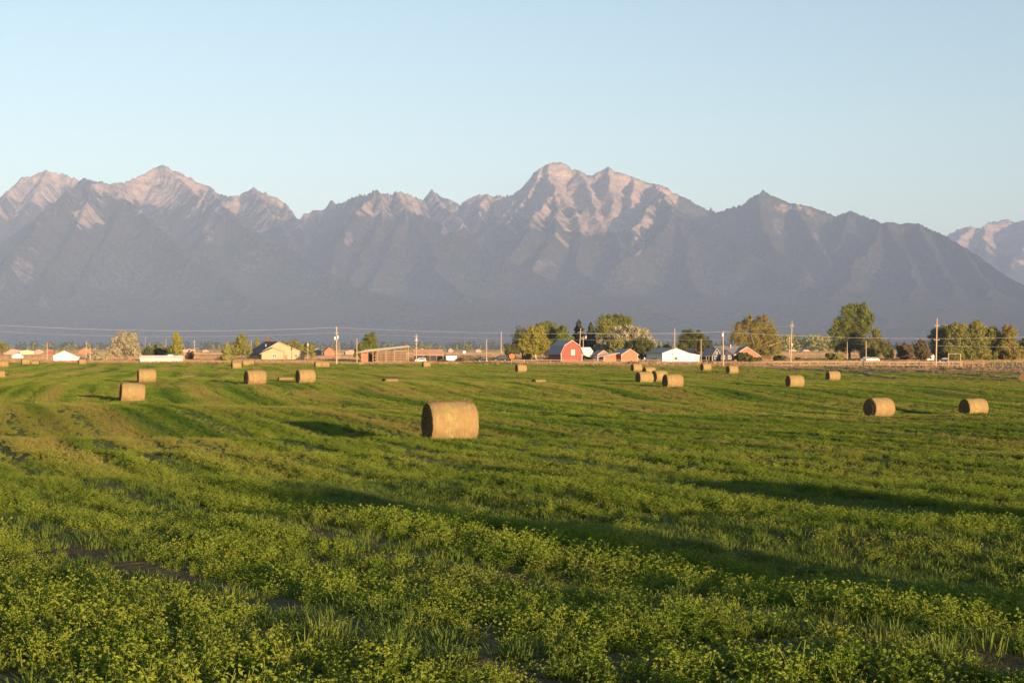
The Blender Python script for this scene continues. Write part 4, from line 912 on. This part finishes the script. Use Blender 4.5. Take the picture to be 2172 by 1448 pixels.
# --- utility poles
X_POLE = paint("tan_pole_wood", (.42, .30, .20), .85, .4, 2.0)  # tan wood with random darker blotches
def pole(px, ytop, ybase, D, label, arms=(), cans=(), r=.15, lean=0.0, lamp=None):
    b = Wg(px, D); s_ = D / F; top = (HY - ytop) * s_ - b.z
    o = empty("utility_pole", b, 0, label, "utility pole", "wooden utility poles")
    MB().tube((0, 0, -.4), (lean * s_, 0, top), r * 1.25, r * .8, 10).build("shaft", X_POLE, o, smooth=False)
    for k_, (dy, wd, rot) in enumerate(arms):
        z = top - dy * s_; w2 = wd * s_ / 2; lx = lean * s_ * z / top
        a = MB().tube((lx - w2 * math.cos(R(rot)), -.2 - w2 * math.sin(R(rot)), z), (lx + w2 * math.cos(R(rot)), -.2 + w2 * math.sin(R(rot)), z), .075, n=6).build("crossarm", X_POLE, o)
        for f_ in (-.9, 0, .9): MB().tube((lx + f_ * w2 * math.cos(R(rot)), -.2 + f_ * w2 * math.sin(R(rot)), z + .05), (lx + f_ * w2 * math.cos(R(rot)), -.2 + f_ * w2 * math.sin(R(rot)), z + .28), .06, .04, 6).build("insulator", X_DIRTY, a)
    for dx, dy in cans:
        z = top - dy * s_; MB().tube((dx * s_, -.25, z - .45), (dx * s_, -.25, z + .45), .28, .28, 12).build("transformer", X_DIRTY, o)
    if lamp: MB().tube((0, 0, top - .1), (lamp * s_, -.4, top), .04).build("lamp_arm", X_DIRTY, o); MB().tube((lamp * s_, -.4, top - .12), (lamp * s_, -.4, top + .05), .25, .12, 10).build("lamp_head", X_WHITE, o)
    return o
pole(714, 693, 768, 440, "tall pole with two round transformers, left of the hay shed", [(3, 6, 60), (14, 8, 50)], [(-3.5, 24), (2.2, 22)], .17)
pole(719, 724, 760, 640, "short thin pole standing just behind the tall transformer pole", [], [], .12)
pole(757, 717, 765, 470, "pole at the left end of the open hay shed", [], [], .13)
pole(883, 708, 755, 500, "pole with several small cross pieces right of the hay shed", [(6, 8, 0), (15, 9, 10), (22, 5, 0), (30, 5, 0)], [(0, 12)], .13)
pole(1032, 719, 765, 500, "bare pole rising beside the dark blue car", [], [], .14)
pole(1063, 703, 757, 560, "taller bare pole behind the black vehicle", [], [], .15)
pole(1228, 696, 740, 560, "leaning pole with a crossarm behind the red barn", [(9, 12, 25)], [], .16, 3.5)
pole(1237, 713, 740, 560, "short pole with a double crossarm and lamp behind the red barn", [(3, 12, 0), (6, 9, 0)], [(5.5, 2)], .14)
pole(1431, 696, 740, 545, "tall pole rising behind the white pole barn's gable", [(15, 9, -40)], [], .17)
pole(1487, 719, 765, 515, "pole at the right corner of the white pole barn", [], [], .13)
pole(1534, 703, 777, 400, "near pole with a single transformer in front of the grey roofed house", [(1, 6, 80)], [(-1.8, 7)], .15)
pole(1677, 681, 765, 520, "tall slightly leaning pole with two crossarms and a transformer", [(9, 10, 30), (12, 8, -30), (36, 9, 0)], [(2, 50)], .17, 3.0)
pole(1674, 714, 762, 700, "pole seen just left of the tall leaning one", [(4, 8, 0)], [], .15)
pole(1797, 724, 762, 600, "short pole showing through the cottonwood's foliage", [], [], .13)
pole(1837, 722, 765, 515, "bare pole in front of the willow beside the white car", [], [], .14)
pole(1985, 675, 776, 405, "tallest pole on the right with a low crossarm", [(16, 12, 30), (46, 12, 0)], [], .17, 2.5)
pole(100, 727, 760, 560, "bare pole left of the white shed", [], [], .13)
pole(183, 723, 755, 800, "far pole behind the lean-to of the white shed", [(6, 4, 0)], [], .15)
pole(191, 738, 762, 500, "short post at the right end of the white shed's lean-to", [], [], .10)
pole(318, 727, 752, 650, "thin pole in front of the dark green hedge", [], [], .10)
pole(308, 717, 752, 900, "far lamp post above the dark green hedge", [], [], .09, 0, 2)
pole(352, 718, 752, 900, "far thin pole just left of the poplar", [], [], .12)
pole(412, 720, 752, 700, "pole between the poplar and the spruces, the taller of two", [(6, 4, 0)], [], .15)
pole(391, 736, 754, 560, "short post at the right end of the low white shed", [], [], .10)
pole(421, 737, 752, 850, "faint thin post right of the taller pole between poplar and spruces", [], [], .09)
pole(533, 720, 745, 800, "far thin pole between the spruces left of the yellow house", [], [], .12)
pole(653, 727, 757, 600, "pole with a small lamp at the right corner of the yellow house", [], [(0, 4)], .12)
pole(603, 738, 763, 560, "slim dark post in front of the yellow house", [], [], .08)
# --- entrance frame on the right
c = Wg(2025, 420); o = empty("gate_frame", c, 0, "tall ranch gate frame of two posts and a thin top bar", "gate frame")
for x in (-1.62, 1.6): MB().tube((x, 0, -.4), (x - .06, 0, 3.55), .12).build("post", X_POLE, o)
MB().tube((-1.7, 0, 3.5), (1.7, 0, 3.5), .045).build("top_bar", X_DIRTY, o)
# --- overhead wires
X_WIRE = paint("pale_cable", (.42, .38, .36), .5, .1)
def wire(pts, label, r=.03, sag=0.0):
    P = [W(*p) for p in pts]; m = MB()
    for a, b in zip(P[:-1], P[1:]):
        n = 14; L = (b - a).length; q = [a.lerp(b, i / n) - Vector((0, 0, sag * L * 4 * (i / n) * (1 - i / n))) for i in range(n + 1)]
        for u, v in zip(q[:-1], q[1:]): m.tube(u, v, r, n=5)
    tag(m.build("power_line", X_WIRE, None), label, "power line", "overhead wires")
wire([(-330, 662, 440), (714, 694.5, 440)], "upper wire sagging from the left edge to the tall transformer pole", sag=.019)
wire([(-330, 676, 440), (714, 705, 440)], "lower faint wire from the left edge to the tall transformer pole", .018, .020)
wire([(714, 694.5, 440), (1534, 704, 400)], "wire from the tall transformer pole to the pole before the grey house", sag=.009)
wire([(714, 706, 440), (1534, 720, 400)], "lower thin wire from the tall transformer pole across the barn", .018, .007)
wire([(1534, 704, 400), (2260, 712, 405)], "thin wire from the near transformer pole towards the right edge", .025, .013)
wire([(1674, 716, 700), (1985, 733, 405), (2400, 737, 405)], "bright wire from the leaning pole past the cottonwood to the right edge", .022, .003)
wire([(1228, 705, 560), (1431, 708, 545), (1677, 691, 520)], "thin wire between the poles behind the buildings", .03, .008)
# --- fences
X_RAIL = paint("white_fence_rail", (.36, .27, .21), .8, .4, 2.0)
def rail_fence(p, q, label, step=2.6, hgt=1.25, rails=(0.45, 1.1), gaps=0, name="rail_fence", r=.06):
    p = Vector((p.x, p.y, 0)); q = Vector((q.x, q.y, 0)); L = (q - p).length; n = max(2, int(L / step)); o = empty(name, (p.x, p.y, gz1(p.x, p.y)), math.atan2(q.y - p.y, q.x - p.x), label, "fence", "farm fences")
    hs = [gz1(*(p.lerp(q, i / n))[:2]) - gz1(p.x, p.y) for i in range(n + 1)]; st = L / n
    cnt = 0; rest = MB()
    for i in range(n + 1):
        k_ = 1 + .06 * math.sin(i * 7.3)
        b_ = MB().box(i * st - r, i * st + r, -r, r, hs[i] - .3, hs[i] + hgt * k_)
        if i < 99: b_.build("post", X_RAIL, o)
        else: rest.box(i * st - r, i * st + r, -r, r, hs[i] - .3, hs[i] + hgt * k_)
    if rest.v: x = rest.build("post", X_RAIL, o); x['kind'] = 'stuff'
    for z in rails:
        m = MB()
        for i in range(n):
            a, b = i * st + r, (i + 1) * st - r
            m.prism([(a, hs[i] + z), (b, hs[i + 1] + z), (b, hs[i + 1] + z + (.13 if r > .05 else .02)), (a, hs[i] + z + (.13 if r > .05 else .02))], -r - .03, -r - .002)
        m.build("rail", X_RAIL, o)
rail_fence(Wg(1640, 430), Wg(2040, 430), "white two rail fence on the right in front of the parked cars", 2.4, 1.3, (.35, 1.1))
rail_fence(Wg(1085, 470), Wg(1195, 470), "faint rail fence left of the red barn", 3.5, 1.3, (1.1,))
rail_fence(Wg(1195, 465), Wg(1398, 455), "pale rail fence in front of the red barn and salmon sheds", 4.2, 1.5, (.8, 1.25))
rail_fence(Wg(1400, 470), Wg(1500, 462), "pale rail fence in front of the white pole barn", 3.0, 1.3, (.5, 1.1))
rail_fence(Wg(1395, 432), Wg(1640, 418), "wire fence on slim posts in front of the grey roofed house", 2.3, 1.2, (.5, 1.0), name="wire_fence", r=.045)
rail_fence(Wg(2000, 400), Wg(2320, 395), "wire fence on slim posts at the far right", 2.4, 1.15, (.5, 1.0), name="wire_fence", r=.045)
rail_fence(Wg(2040, 455), Wg(2320, 455), "second wire fence behind the first at the far right", 3.0, 1.2, (.5, 1.0), name="wire_fence", r=.045)
rail_fence(Wg(-60, 470), Wg(110, 500), "wire fence in the dry field at the far left", 5.0, 1.2, (.5, 1.0), name="wire_fence", r=.045)
# ================================================================ trees
def crown_mat(name, ca, cb, cc=None, trans=0.25):
    m, t, b = new_mat(name, 0.7, 0.12); O = opos(t); n = noise(t, O, 0.45, 4, 0.65); n2 = noise(t, O, 3.0, 2, 0.6)
    f = mth(t, 'ADD', mth(t, 'MULTIPLY', n, 0.6), mth(t, 'MULTIPLY', n2, 0.4)); c = mixc(t, ramp(t, f, [(0.38, 0), (0.62, 1)]), ca, cb)
    if cc: c = mixc(t, ramp(t, noise(t, O, 1.3, 3, 0.6), [(0.50, 0), (0.66, 0.75)]), c, cc)
    setc(t, b, c); tr = t.nodes.new("ShaderNodeBsdfTranslucent"); mx = t.nodes.new("ShaderNodeMixShader"); mx.inputs[0].default_value = trans
    t.links.new(c, tr.inputs[0]); t.links.new(b.outputs[0], mx.inputs[1]); t.links.new(tr.outputs[0], mx.inputs[2])
    out = [q for q in t.nodes if q.type == 'OUTPUT_MATERIAL'][0]; t.links.new(mx.outputs[0], out.inputs[0]); return m
CM = dict(green=crown_mat("green_foliage", (.09, .115, .018), (.21, .22, .035)), dark=crown_mat("dark_foliage", (.055, .07, .018), (.14, .14, .035)),
 yellow=crown_mat("yellow_green_foliage", (.17, .17, .02), (.36, .30, .035)), spruce=crown_mat("spruce_needles", (.028, .042, .022), (.075, .08, .036), None, .1),
 silver=crown_mat("silvery_foliage", (.20, .19, .10), (.50, .42, .29)), olive=crown_mat("olive_foliage", (.14, .15, .03), (.30, .27, .06)),
 birch=crown_mat("autumn_birch_foliage", (.13, .14, .025), (.27, .23, .05), (.44, .24, .08)), brown=crown_mat("brown_shrub_foliage", (.10, .06, .03), (.20, .13, .06), (.09, .10, .03)),
 willow=crown_mat("willow_foliage", (.13, .14, .03), (.25, .22, .055)), orange=crown_mat("orange_foliage", (.30, .14, .05), (.40, .22, .08)), weed=crown_mat("weed_foliage", (.06, .08, .02), (.14, .12, .04), (.25, .11, .06)))
X_BARK, _t, _b = new_mat("bark", 1.0, 0.0); setc(_t, _b, ramp(_t, noise(_t, opos(_t), 4, 4, .7), [(.35, (.06, .045, .035)), (.65, (.20, .15, .11))]))
X_PALEB, _t, _b = new_mat("pale_bark", 1.0, 0.0); setc(_t, _b, ramp(_t, noise(_t, opos(_t), 4, 4, .7), [(.35, (.30, .22, .16)), (.65, (.52, .42, .33))]))
def tree_at(x0, x1, ytop, D, style, mat, label, name="tree", cat="tree", seed=None, lobes=None, skirt=0.12, group="trees round the farms", dens=1.0, leafs=None, ybase=None, bark=None):
    px = (x0 + x1) / 2; base = Wg(px, D); s_ = D / F; wd = (x1 - x0) * s_; H = (HY - ytop) * s_ - base.z
    rng = np.random.default_rng(seed if seed is not None else int(px * 7 + ytop)); o = empty(name, base, 0, label, cat, group)
    ls = leafs or (.50 if style != 'spruce' else .7); C, Rv = [], []
    if style == 'spruce':
        n = int(26 * H * dens * 14); pts = []; nor = []
        zs = 1 - rng.uniform(0, 1, n) ** 0.55; tiers = 0.80 + 0.20 * np.sin(zs * H * 2.6 + rng.uniform(0, 6)); a = rng.uniform(0, 6.283, n)
        r = wd / 2 * 1.3 * (1 - zs) ** 0.7 * tiers * (0.45 + 0.55 * rng.uniform(0, 1, n) ** .4) * (1 + .22 * np.sin(a * 5 + zs * 20)); z = H * (skirt * .5 + (1 - skirt * .5) * zs) - r * .18
        pts = np.stack([np.cos(a) * r, np.sin(a) * r, z], -1); nor = np.stack([np.cos(a), np.sin(a), np.full(n, .5)], -1)
    else:
        L = []
        if lobes:
            for lx, lz, rx, rz in lobes: L.append(((lx - px) * s_, rng.uniform(-.12, .12) * wd, (HY - lz) * s_ - base.z, rx * s_ * 1.08, rx * s_, rz * s_ * 1.05))
        elif style == 'poplar': L = [(0, 0, H * (.12 + .2 * k + .06), wd / 2 * f, wd / 2 * f, H * .17) for k, f in enumerate((.85, 1, .95, .8, .5)) if H * (.12 + .2 * k) < H]
        elif style == 'bush': L = [(rng.uniform(-.28, .28) * wd, rng.uniform(-.2, .2) * wd, H * rng.uniform(.3, .58), wd * rng.uniform(.22, .34), wd * .3, H * rng.uniform(.32, .45)) for _ in range(5)]
        else:
            L = [(0, 0, H * .58, wd * .40, wd * .38, H * .37), (wd * .2, 0, H * .3, wd * .26, wd * .26, H * .2), (-wd * .2, 0, H * .3, wd * .26, wd * .26, H * .2)]
            for k in range(7):
                a = k * 2.4 + rng.uniform(-.4, .4); zz = rng.uniform(.34, .82); rr = wd * .5 * math.sqrt(max(.05, 1 - ((zz - .52) / .52) ** 2)) * .62
                L.append((math.cos(a) * rr, math.sin(a) * rr, H * zz, wd * rng.uniform(.17, .25), wd * .2, min(H * .2, H * (1 - zz) * .98)))
        # smaller tufts over the lobes, then leaves over the tufts: clumps with gaps between
        cl = []
        vol = sum(l[3] * l[5] for l in L)
        for l in L:
            k = max(8, int(95 * dens * l[3] * l[5] / vol * (1.0 if lobes is None else 1.3)))
            for _ in range(k):
                v = rng.normal(0, 1, 3); v /= np.linalg.norm(v); f = rng.uniform(.25, .92); tr_ = min(l[3], l[5]) * rng.uniform(.26, .46)
                cl.append((l[0] + v[0] * l[3] * f, l[1] + v[1] * l[4] * f, max(H * skirt, l[2] + v[2] * l[5] * f - tr_ * .2), tr_, v))
        per = int(max(16, min(90, 62 * dens))); c_ = np.array([c[:3] for c in cl]); tr = np.array([c[3] for c in cl])
        idx = np.repeat(np.arange(len(cl)), per); v = rng.normal(0, 1, (len(idx), 3)); v /= np.linalg.norm(v, axis=1)[:, None]
        pts = c_[idx] + v * (tr[idx] * rng.uniform(.35, 1.05, len(idx)))[:, None] * [1, 1, .9]
        if style == 'willow' or style == 'birch': pts[:, 2] -= rng.exponential(.35, len(idx)) * (1.2 if style == 'birch' else .8)
        pts[:, 2] = np.clip(pts[:, 2], .15, H * 1.0); nor = v
    n = len(pts); nr = nor + rng.normal(0, .55, (n, 3)); nr /= np.linalg.norm(nr, axis=1)[:, None]
    t1 = np.cross(nr, rng.normal(0, 1, (n, 3))); t1 /= np.linalg.norm(t1, axis=1)[:, None] + 1e-9; t2 = np.cross(nr, t1); sz = (ls * rng.uniform(.55, 1.2, n))[:, None] * .5
    if style in ('birch', 'willow'): t1 = t1 * .7; t1[:, 2] -= .0
    Q = np.stack([pts - t1 * sz, pts + t2 * sz * .75, pts + t1 * sz, pts - t2 * sz * .75], 1)
    mesh_np("crown", Q.reshape(-1, 3), np.arange(n * 4).reshape(-1, 4), CM[mat], False, o)
    if style != 'bush':
        m = MB(); rb = max(.12, H * .022); hb = H * (.62 if style != 'spruce' else .92); m.tube((0, 0, -.4), (0, 0, hb * .5), rb, rb * .7, 8); m.tube((0, 0, hb * .5), (rng.uniform(-.3, .3), 0, hb), rb * .7, rb * .25, 8)
        if style != 'spruce':
            for k in range(7):
                a = rng.uniform(0, 6.28); z0 = H * rng.uniform(.14, .45); rr = wd * rng.uniform(.26, .46); m.tube((0, 0, z0), (math.cos(a) * rr, math.sin(a) * rr, z0 + H * rng.uniform(.18, .42)), rb * .45, rb * .12, 6)
        m.build("trunk", bark or (X_PALEB if style == 'birch' else X_BARK), o)
    return o
T = tree_at
T(-22, 21, 722, 900, 'round', 'olive', "low round tree cut off by the left edge")
T(232, 299, 702, 520, 'round', 'silver', "pale fluffy silvery tree on the left beside the low shed", lobes=[(266, 728, 30, 24), (248, 742, 20, 14), (284, 742, 19, 15), (256, 718, 14, 13), (277, 716, 15, 13)], dens=1.6)
T(243, 297, 693, 570, 'round', 'green', "green tree rising behind the pale fluffy one", dens=1.2)
for k, (a, b, tp) in enumerate(((299, 328, 730), (322, 350, 728), (335, 362, 729), (346, 372, 731))):
    T(a, b, tp, 560, 'bush', 'dark', ("leftmost bush of the dark green hedge, touching the pale tree", "second bush of the dark green hedge behind the low shed", "third bush of the dark green hedge behind the low shed", "last bush of the dark green hedge, at the poplar's foot")[k], "bush", "bush", group="hedge behind the low white shed", dens=1.3)
T(361, 388, 706, 540, 'poplar', 'yellow', "narrow bright green poplar at the end of the hedge", "poplar", dens=1.3)
T(390, 412, 741, 600, 'bush', 'brown', "small brownish bush right of the low white shed", "bush", "bush")
T(467, 497, 725, 560, 'spruce', 'olive', "short broad spruce, leftmost of the clump by the yellow house", "spruce_tree", dens=1.4, skirt=.05)
T(490, 535, 708, 590, 'round', 'olive', "tall bushy conifer of the clump by the yellow house", "tree", lobes=[(512, 726, 15, 16), (503, 740, 13, 14), (522, 742, 13, 14), (512, 716, 9, 9)], dens=1.3)
T(536, 556, 714, 660, 'spruce', 'olive', "small conifer peeping over the yellow house's dark roof", "spruce_tree", dens=1.3)
T(558, 594, 713, 700, 'round', 'orange', "reddish autumn tree behind the roof of the yellow house")
T(596, 648, 714, 680, 'round', 'olive', "wide green tree behind the right gable of the yellow house", dens=1.3)
T(640, 671, 722, 640, 'round', 'olive', "loose bush like tree at the right corner of the yellow house", skirt=.03)
T(756, 803, 704, 560, 'round', 'green', "leafy green tree behind the open hay shed", lobes=[(787, 722, 16, 18), (773, 736, 16, 16), (764, 748, 13, 13), (792, 742, 11, 18)], dens=1.4)
T(1082, 1134, 681, 640, 'round', 'dark', "dark olive tree at the left of the big row, tallest there", dens=1.6)
T(1070, 1104, 724, 600, 'bush', 'dark', "low dark bush at the left foot of the big row", "bush", "bush", dens=1.2)
T(1090, 1166, 687, 560, 'round', 'yellow', "bright yellow green maple above the excavator", lobes=[(1132, 712, 26, 20), (1110, 728, 19, 13), (1140, 700, 20, 12), (1150, 730, 18, 20), (1122, 742, 18, 14)], dens=2.0)
T(1136, 1194, 679, 600, 'round', 'green', "full green tree between the yellow maple and the barn", dens=2.0, lobes=[(1160, 703, 22, 22), (1146, 696, 14, 14), (1176, 706, 18, 19), (1160, 730, 26, 24)])
T(1176, 1214, 686, 590, 'round', 'green', "green tree directly behind the red barn's roof", dens=1.6, lobes=[(1194, 704, 12, 17), (1196, 725, 19, 20)])
T(1155, 1172, 735, 545, 'bush', 'weed', "small scrub against the left wall of the red barn", "bush", "bush")
T(1207, 1249, 677, 610, 'spruce', 'spruce', "taller left spruce behind the leaning pole", "spruce_tree", dens=2.4, skirt=.04)
T(1236, 1271, 683, 600, 'spruce', 'spruce', "shorter right spruce beside the leaning pole", "spruce_tree", dens=2.4, skirt=.04)
T(1264, 1346, 662, 680, 'round', 'green', "highest green tree behind the silvery ones", lobes=[(1300, 690, 34, 26), (1290, 678, 20, 14), (1308, 674, 16, 12), (1328, 686, 16, 16)], dens=1.8)
T(1263, 1312, 674, 620, 'round', 'olive', "rounded olive tree left of the silvery poplar", lobes=[(1286, 697, 22, 22), (1280, 720, 20, 20)], dens=1.6)
T(1260, 1394, 687, 580, 'round', 'silver', "wide domed silvery tree behind the salmon sheds", lobes=[(1320, 708, 36, 19), (1345, 706, 30, 18), (1296, 722, 26, 22), (1368, 722, 22, 22), (1275, 738, 15, 16), (1340, 728, 40, 18)], dens=2.6)
T(1332, 1390, 708, 560, 'round', 'dark', "dark green rounded tree in front of the silvery dome", lobes=[(1360, 732, 27, 20), (1360, 744, 30, 16)], dens=1.6, skirt=.04)
T(1292, 1332, 712, 565, 'round', 'olive', "olive bushy tree right above the lean-to roof", lobes=[(1312, 732, 20, 16), (1310, 745, 22, 14)], dens=1.3, skirt=.04)
T(1392, 1432, 724, 640, 'bush', 'olive', "low scrubby bushes behind the white pole barn's roof", "bush", "bush")
T(1438, 1513, 696, 590, 'round', 'dark', "dark green tree behind the right half of the white pole barn", lobes=[(1460, 722, 20, 24), (1485, 728, 24, 20), (1474, 712, 20, 13), (1450, 738, 14, 16), (1500, 742, 12, 14)], dens=2.0)
T(1543, 1668, 655, 580, 'birch', 'birch', "large drooping birch with orange autumn leaves and pale limbs", "birch_tree", lobes=[(1576, 690, 24, 18), (1565, 712, 20, 20), (1604, 690, 22, 22), (1618, 672, 9, 14), (1632, 706, 26, 28), (1600, 722, 30, 22), (1648, 724, 18, 22), (1620, 742, 34, 16), (1585, 672, 8, 9)], dens=3.0)
T(1640, 1682, 751, 545, 'bush', 'weed', "low bushes at the foot of the leaning pole", "bush", "bush", dens=1.3)
T(1556, 1594, 744, 530, 'bush', 'dark', "large shrub in front of the grey roofed house", "bush", "bush", dens=1.8)
T(1590, 1618, 755, 528, 'bush', 'dark', "low shrub at the foot of the salmon brick gable", "bush", "bush", dens=1.2)
T(1752, 1852, 636, 625, 'round', 'green', "tall spreading cottonwood, the tallest tree in the picture", "cottonwood_tree", lobes=[(1798, 660, 18, 18), (1826, 656, 17, 20), (1842, 678, 10, 22), (1790, 690, 26, 24), (1824, 692, 26, 28), (1768, 704, 16, 12), (1775, 728, 16, 16), (1800, 722, 28, 24), (1832, 730, 22, 22)], dens=3.2)
T(1832, 1895, 692, 610, 'willow', 'willow', "yellowish willow at the right side of the cottonwood", "willow_tree", lobes=[(1860, 704, 11, 11), (1852, 728, 22, 20), (1874, 735, 18, 18), (1845, 750, 24, 14), (1884, 748, 12, 12)], dens=2.2, skirt=.03)
T(1745, 1790, 745, 590, 'bush', 'olive', "pale bushes under the left side of the cottonwood", "bush", "bush", dens=1.4)
T(1896, 1945, 722, 590, 'bush', 'brown', "brown thicket right of the gap beside the willow", "thicket", "thicket", dens=2.4)
T(1930, 1968, 714, 575, 'bush', 'brown', "taller brown shrub between the thicket and the pole", "thicket", "thicket", dens=2.2)
T(1950, 1978, 735, 565, 'bush', 'brown', "small brown bush beside the white camper", "bush", "bush", dens=1.2)
T(1968, 2028, 690, 600, 'round', 'olive', "dark tree behind the tallest pole, leftmost of the right grove", lobes=[(1984, 712, 14, 14), (2006, 706, 20, 22), (2000, 735, 30, 26)], dens=2.0, skirt=.03)
T(2006, 2056, 678, 580, 'round', 'olive', "high rounded tree of the right grove above the gate frame", lobes=[(2030, 697, 18, 18), (2040, 716, 24, 18), (2030, 742, 30, 22)], dens=2.0, skirt=.03)
T(2050, 2095, 677, 580, 'round', 'olive', "full topped tree in the middle of the right grove", lobes=[(2072, 696, 18, 18), (2074, 718, 20, 16), (2070, 744, 26, 22)], dens=2.0, skirt=.03)
T(2088, 2128, 687, 585, 'round', 'olive', "slightly lower tree right of the full topped one", lobes=[(2104, 706, 22, 17), (2108, 728, 26, 20), (2106, 748, 28, 16)], dens=1.8, skirt=.03)
T(2120, 2168, 686, 580, 'round', 'birch', "thin topped tree of the right grove with bare pale twigs", lobes=[(2142, 706, 18, 18), (2136, 730, 20, 20), (2150, 748, 22, 16)], dens=1.5, skirt=.03)
T(1972, 2075, 738, 615, 'bush', 'olive', "undergrowth filling the left foot of the right grove", "bush", "bush", dens=2.6)
T(2060, 2180, 735, 615, 'bush', 'olive', "undergrowth filling the right foot of the right grove", "bush", "bush", dens=2.8)
T(2156, 2215, 710, 590, 'round', 'green', "green tree cut off by the right edge", dens=1.8, skirt=.03)
for k, (a, b, tp, D, lab) in enumerate(((185, 232, 740, 512, "low pale scrub left of the fluffy silvery tree"), (966, 985, 757, 505, "weedy bush below the white container"), (930, 952, 760, 500, "dry weed clump left of the container"), (1378, 1398, 758, 505, "weeds at the left corner of the white pole barn"),
        (1688, 1700, 756, 560, "small round dark shrub right of the leaning pole"), (1325, 1356, 765, 470, "weeds in front of the larger salmon shed"), (1488, 1512, 764, 470, "green weeds by the fence in front of the dark cabin"))):
    T(a, b, tp, D, 'bush', 'weed' if k != 0 else 'silver', lab, "bush", "bush")
# far tree belts: individuals one can make out, and the woods behind as one mass
rng_ = np.random.default_rng(5)
def far_wood(label, xr, D, dD, n, h, mat):
    q = []
    for i in range(n):
        px = rng_.uniform(*xr); d = D + rng_.uniform(-dD, dD); b = np.array([(px - CX) * d / F, d, -4.7]); H = h * rng_.uniform(.5, 1.25); r = H * rng_.uniform(.18, .42)
        for _ in range(30):
            z = rng_.uniform(.05, 1); a = rng_.uniform(0, 6.28); rr = r * math.sqrt(max(0.03, 1 - (2 * z - .85) ** 2 / 1.4)) * rng_.uniform(.4, 1); p = b + [math.cos(a) * rr, math.sin(a) * rr, z * H]
            u = rng_.normal(0, 1, 3); u /= np.linalg.norm(u); v = np.cross(u, rng_.normal(0, 1, 3)); v /= np.linalg.norm(v); s = H * .11
            q.append([p - u * s, p - v * s, p + u * s, p + v * s])
    o = quads_to_obj("distant_woodland", q, mat); COL.objects.link(o); tag(o, label, None, None, "stuff")
far_wood("belt of dark conifers at the foot of the mountains on the left", (-150, 1120), 4200, 700, 750, 17, CM['spruce'])
far_wood("belt of far trees on the right below the mountains", (1380, 2350), 3300, 600, 420, 15, CM['spruce'])
far_wood("grove of far poplars left of the cottonwood", (1655, 1765), 1900, 150, 90, 17, CM['olive'])
far_wood("scattered far trees among the farms on the plain", (-100, 2300), 2300, 700, 260, 9, CM['olive'])
# ================================================================ the air
def haze():
    m = bpy.data.materials.new("haze_air"); m.use_nodes = True; t = m.node_tree; t.nodes.clear()
    out = t.nodes.new("ShaderNodeOutputMaterial"); v = t.nodes.new("ShaderNodeVolumePrincipled")
    v.inputs["Color"].default_value = (0.43, 0.59, 1.0, 1); v.inputs["Density"].default_value = HAZE_D
    v.inputs["Anisotropy"].default_value = -0.25
    t.links.new(v.outputs[0], out.inputs["Volume"])
    x, y0, y1, z0, z1 = 14000, -3300, 31000, -9, 2600
    V = [(-x, y0, z0), (x, y0, z0), (x, y1, z0), (-x, y1, z0), (-x, y0, z1), (x, y0, z1), (x, y1, z1), (-x, y1, z1)]
    Fc = [(0, 3, 2, 1), (4, 5, 6, 7), (0, 1, 5, 4), (1, 2, 6, 5), (2, 3, 7, 6), (3, 0, 4, 7)]
    o = mesh_np("haze", V, Fc, m, False); tag(o, "thin evening haze in the valley air", None, None, "stuff")
HAZE_D = 4.0e-5
haze()
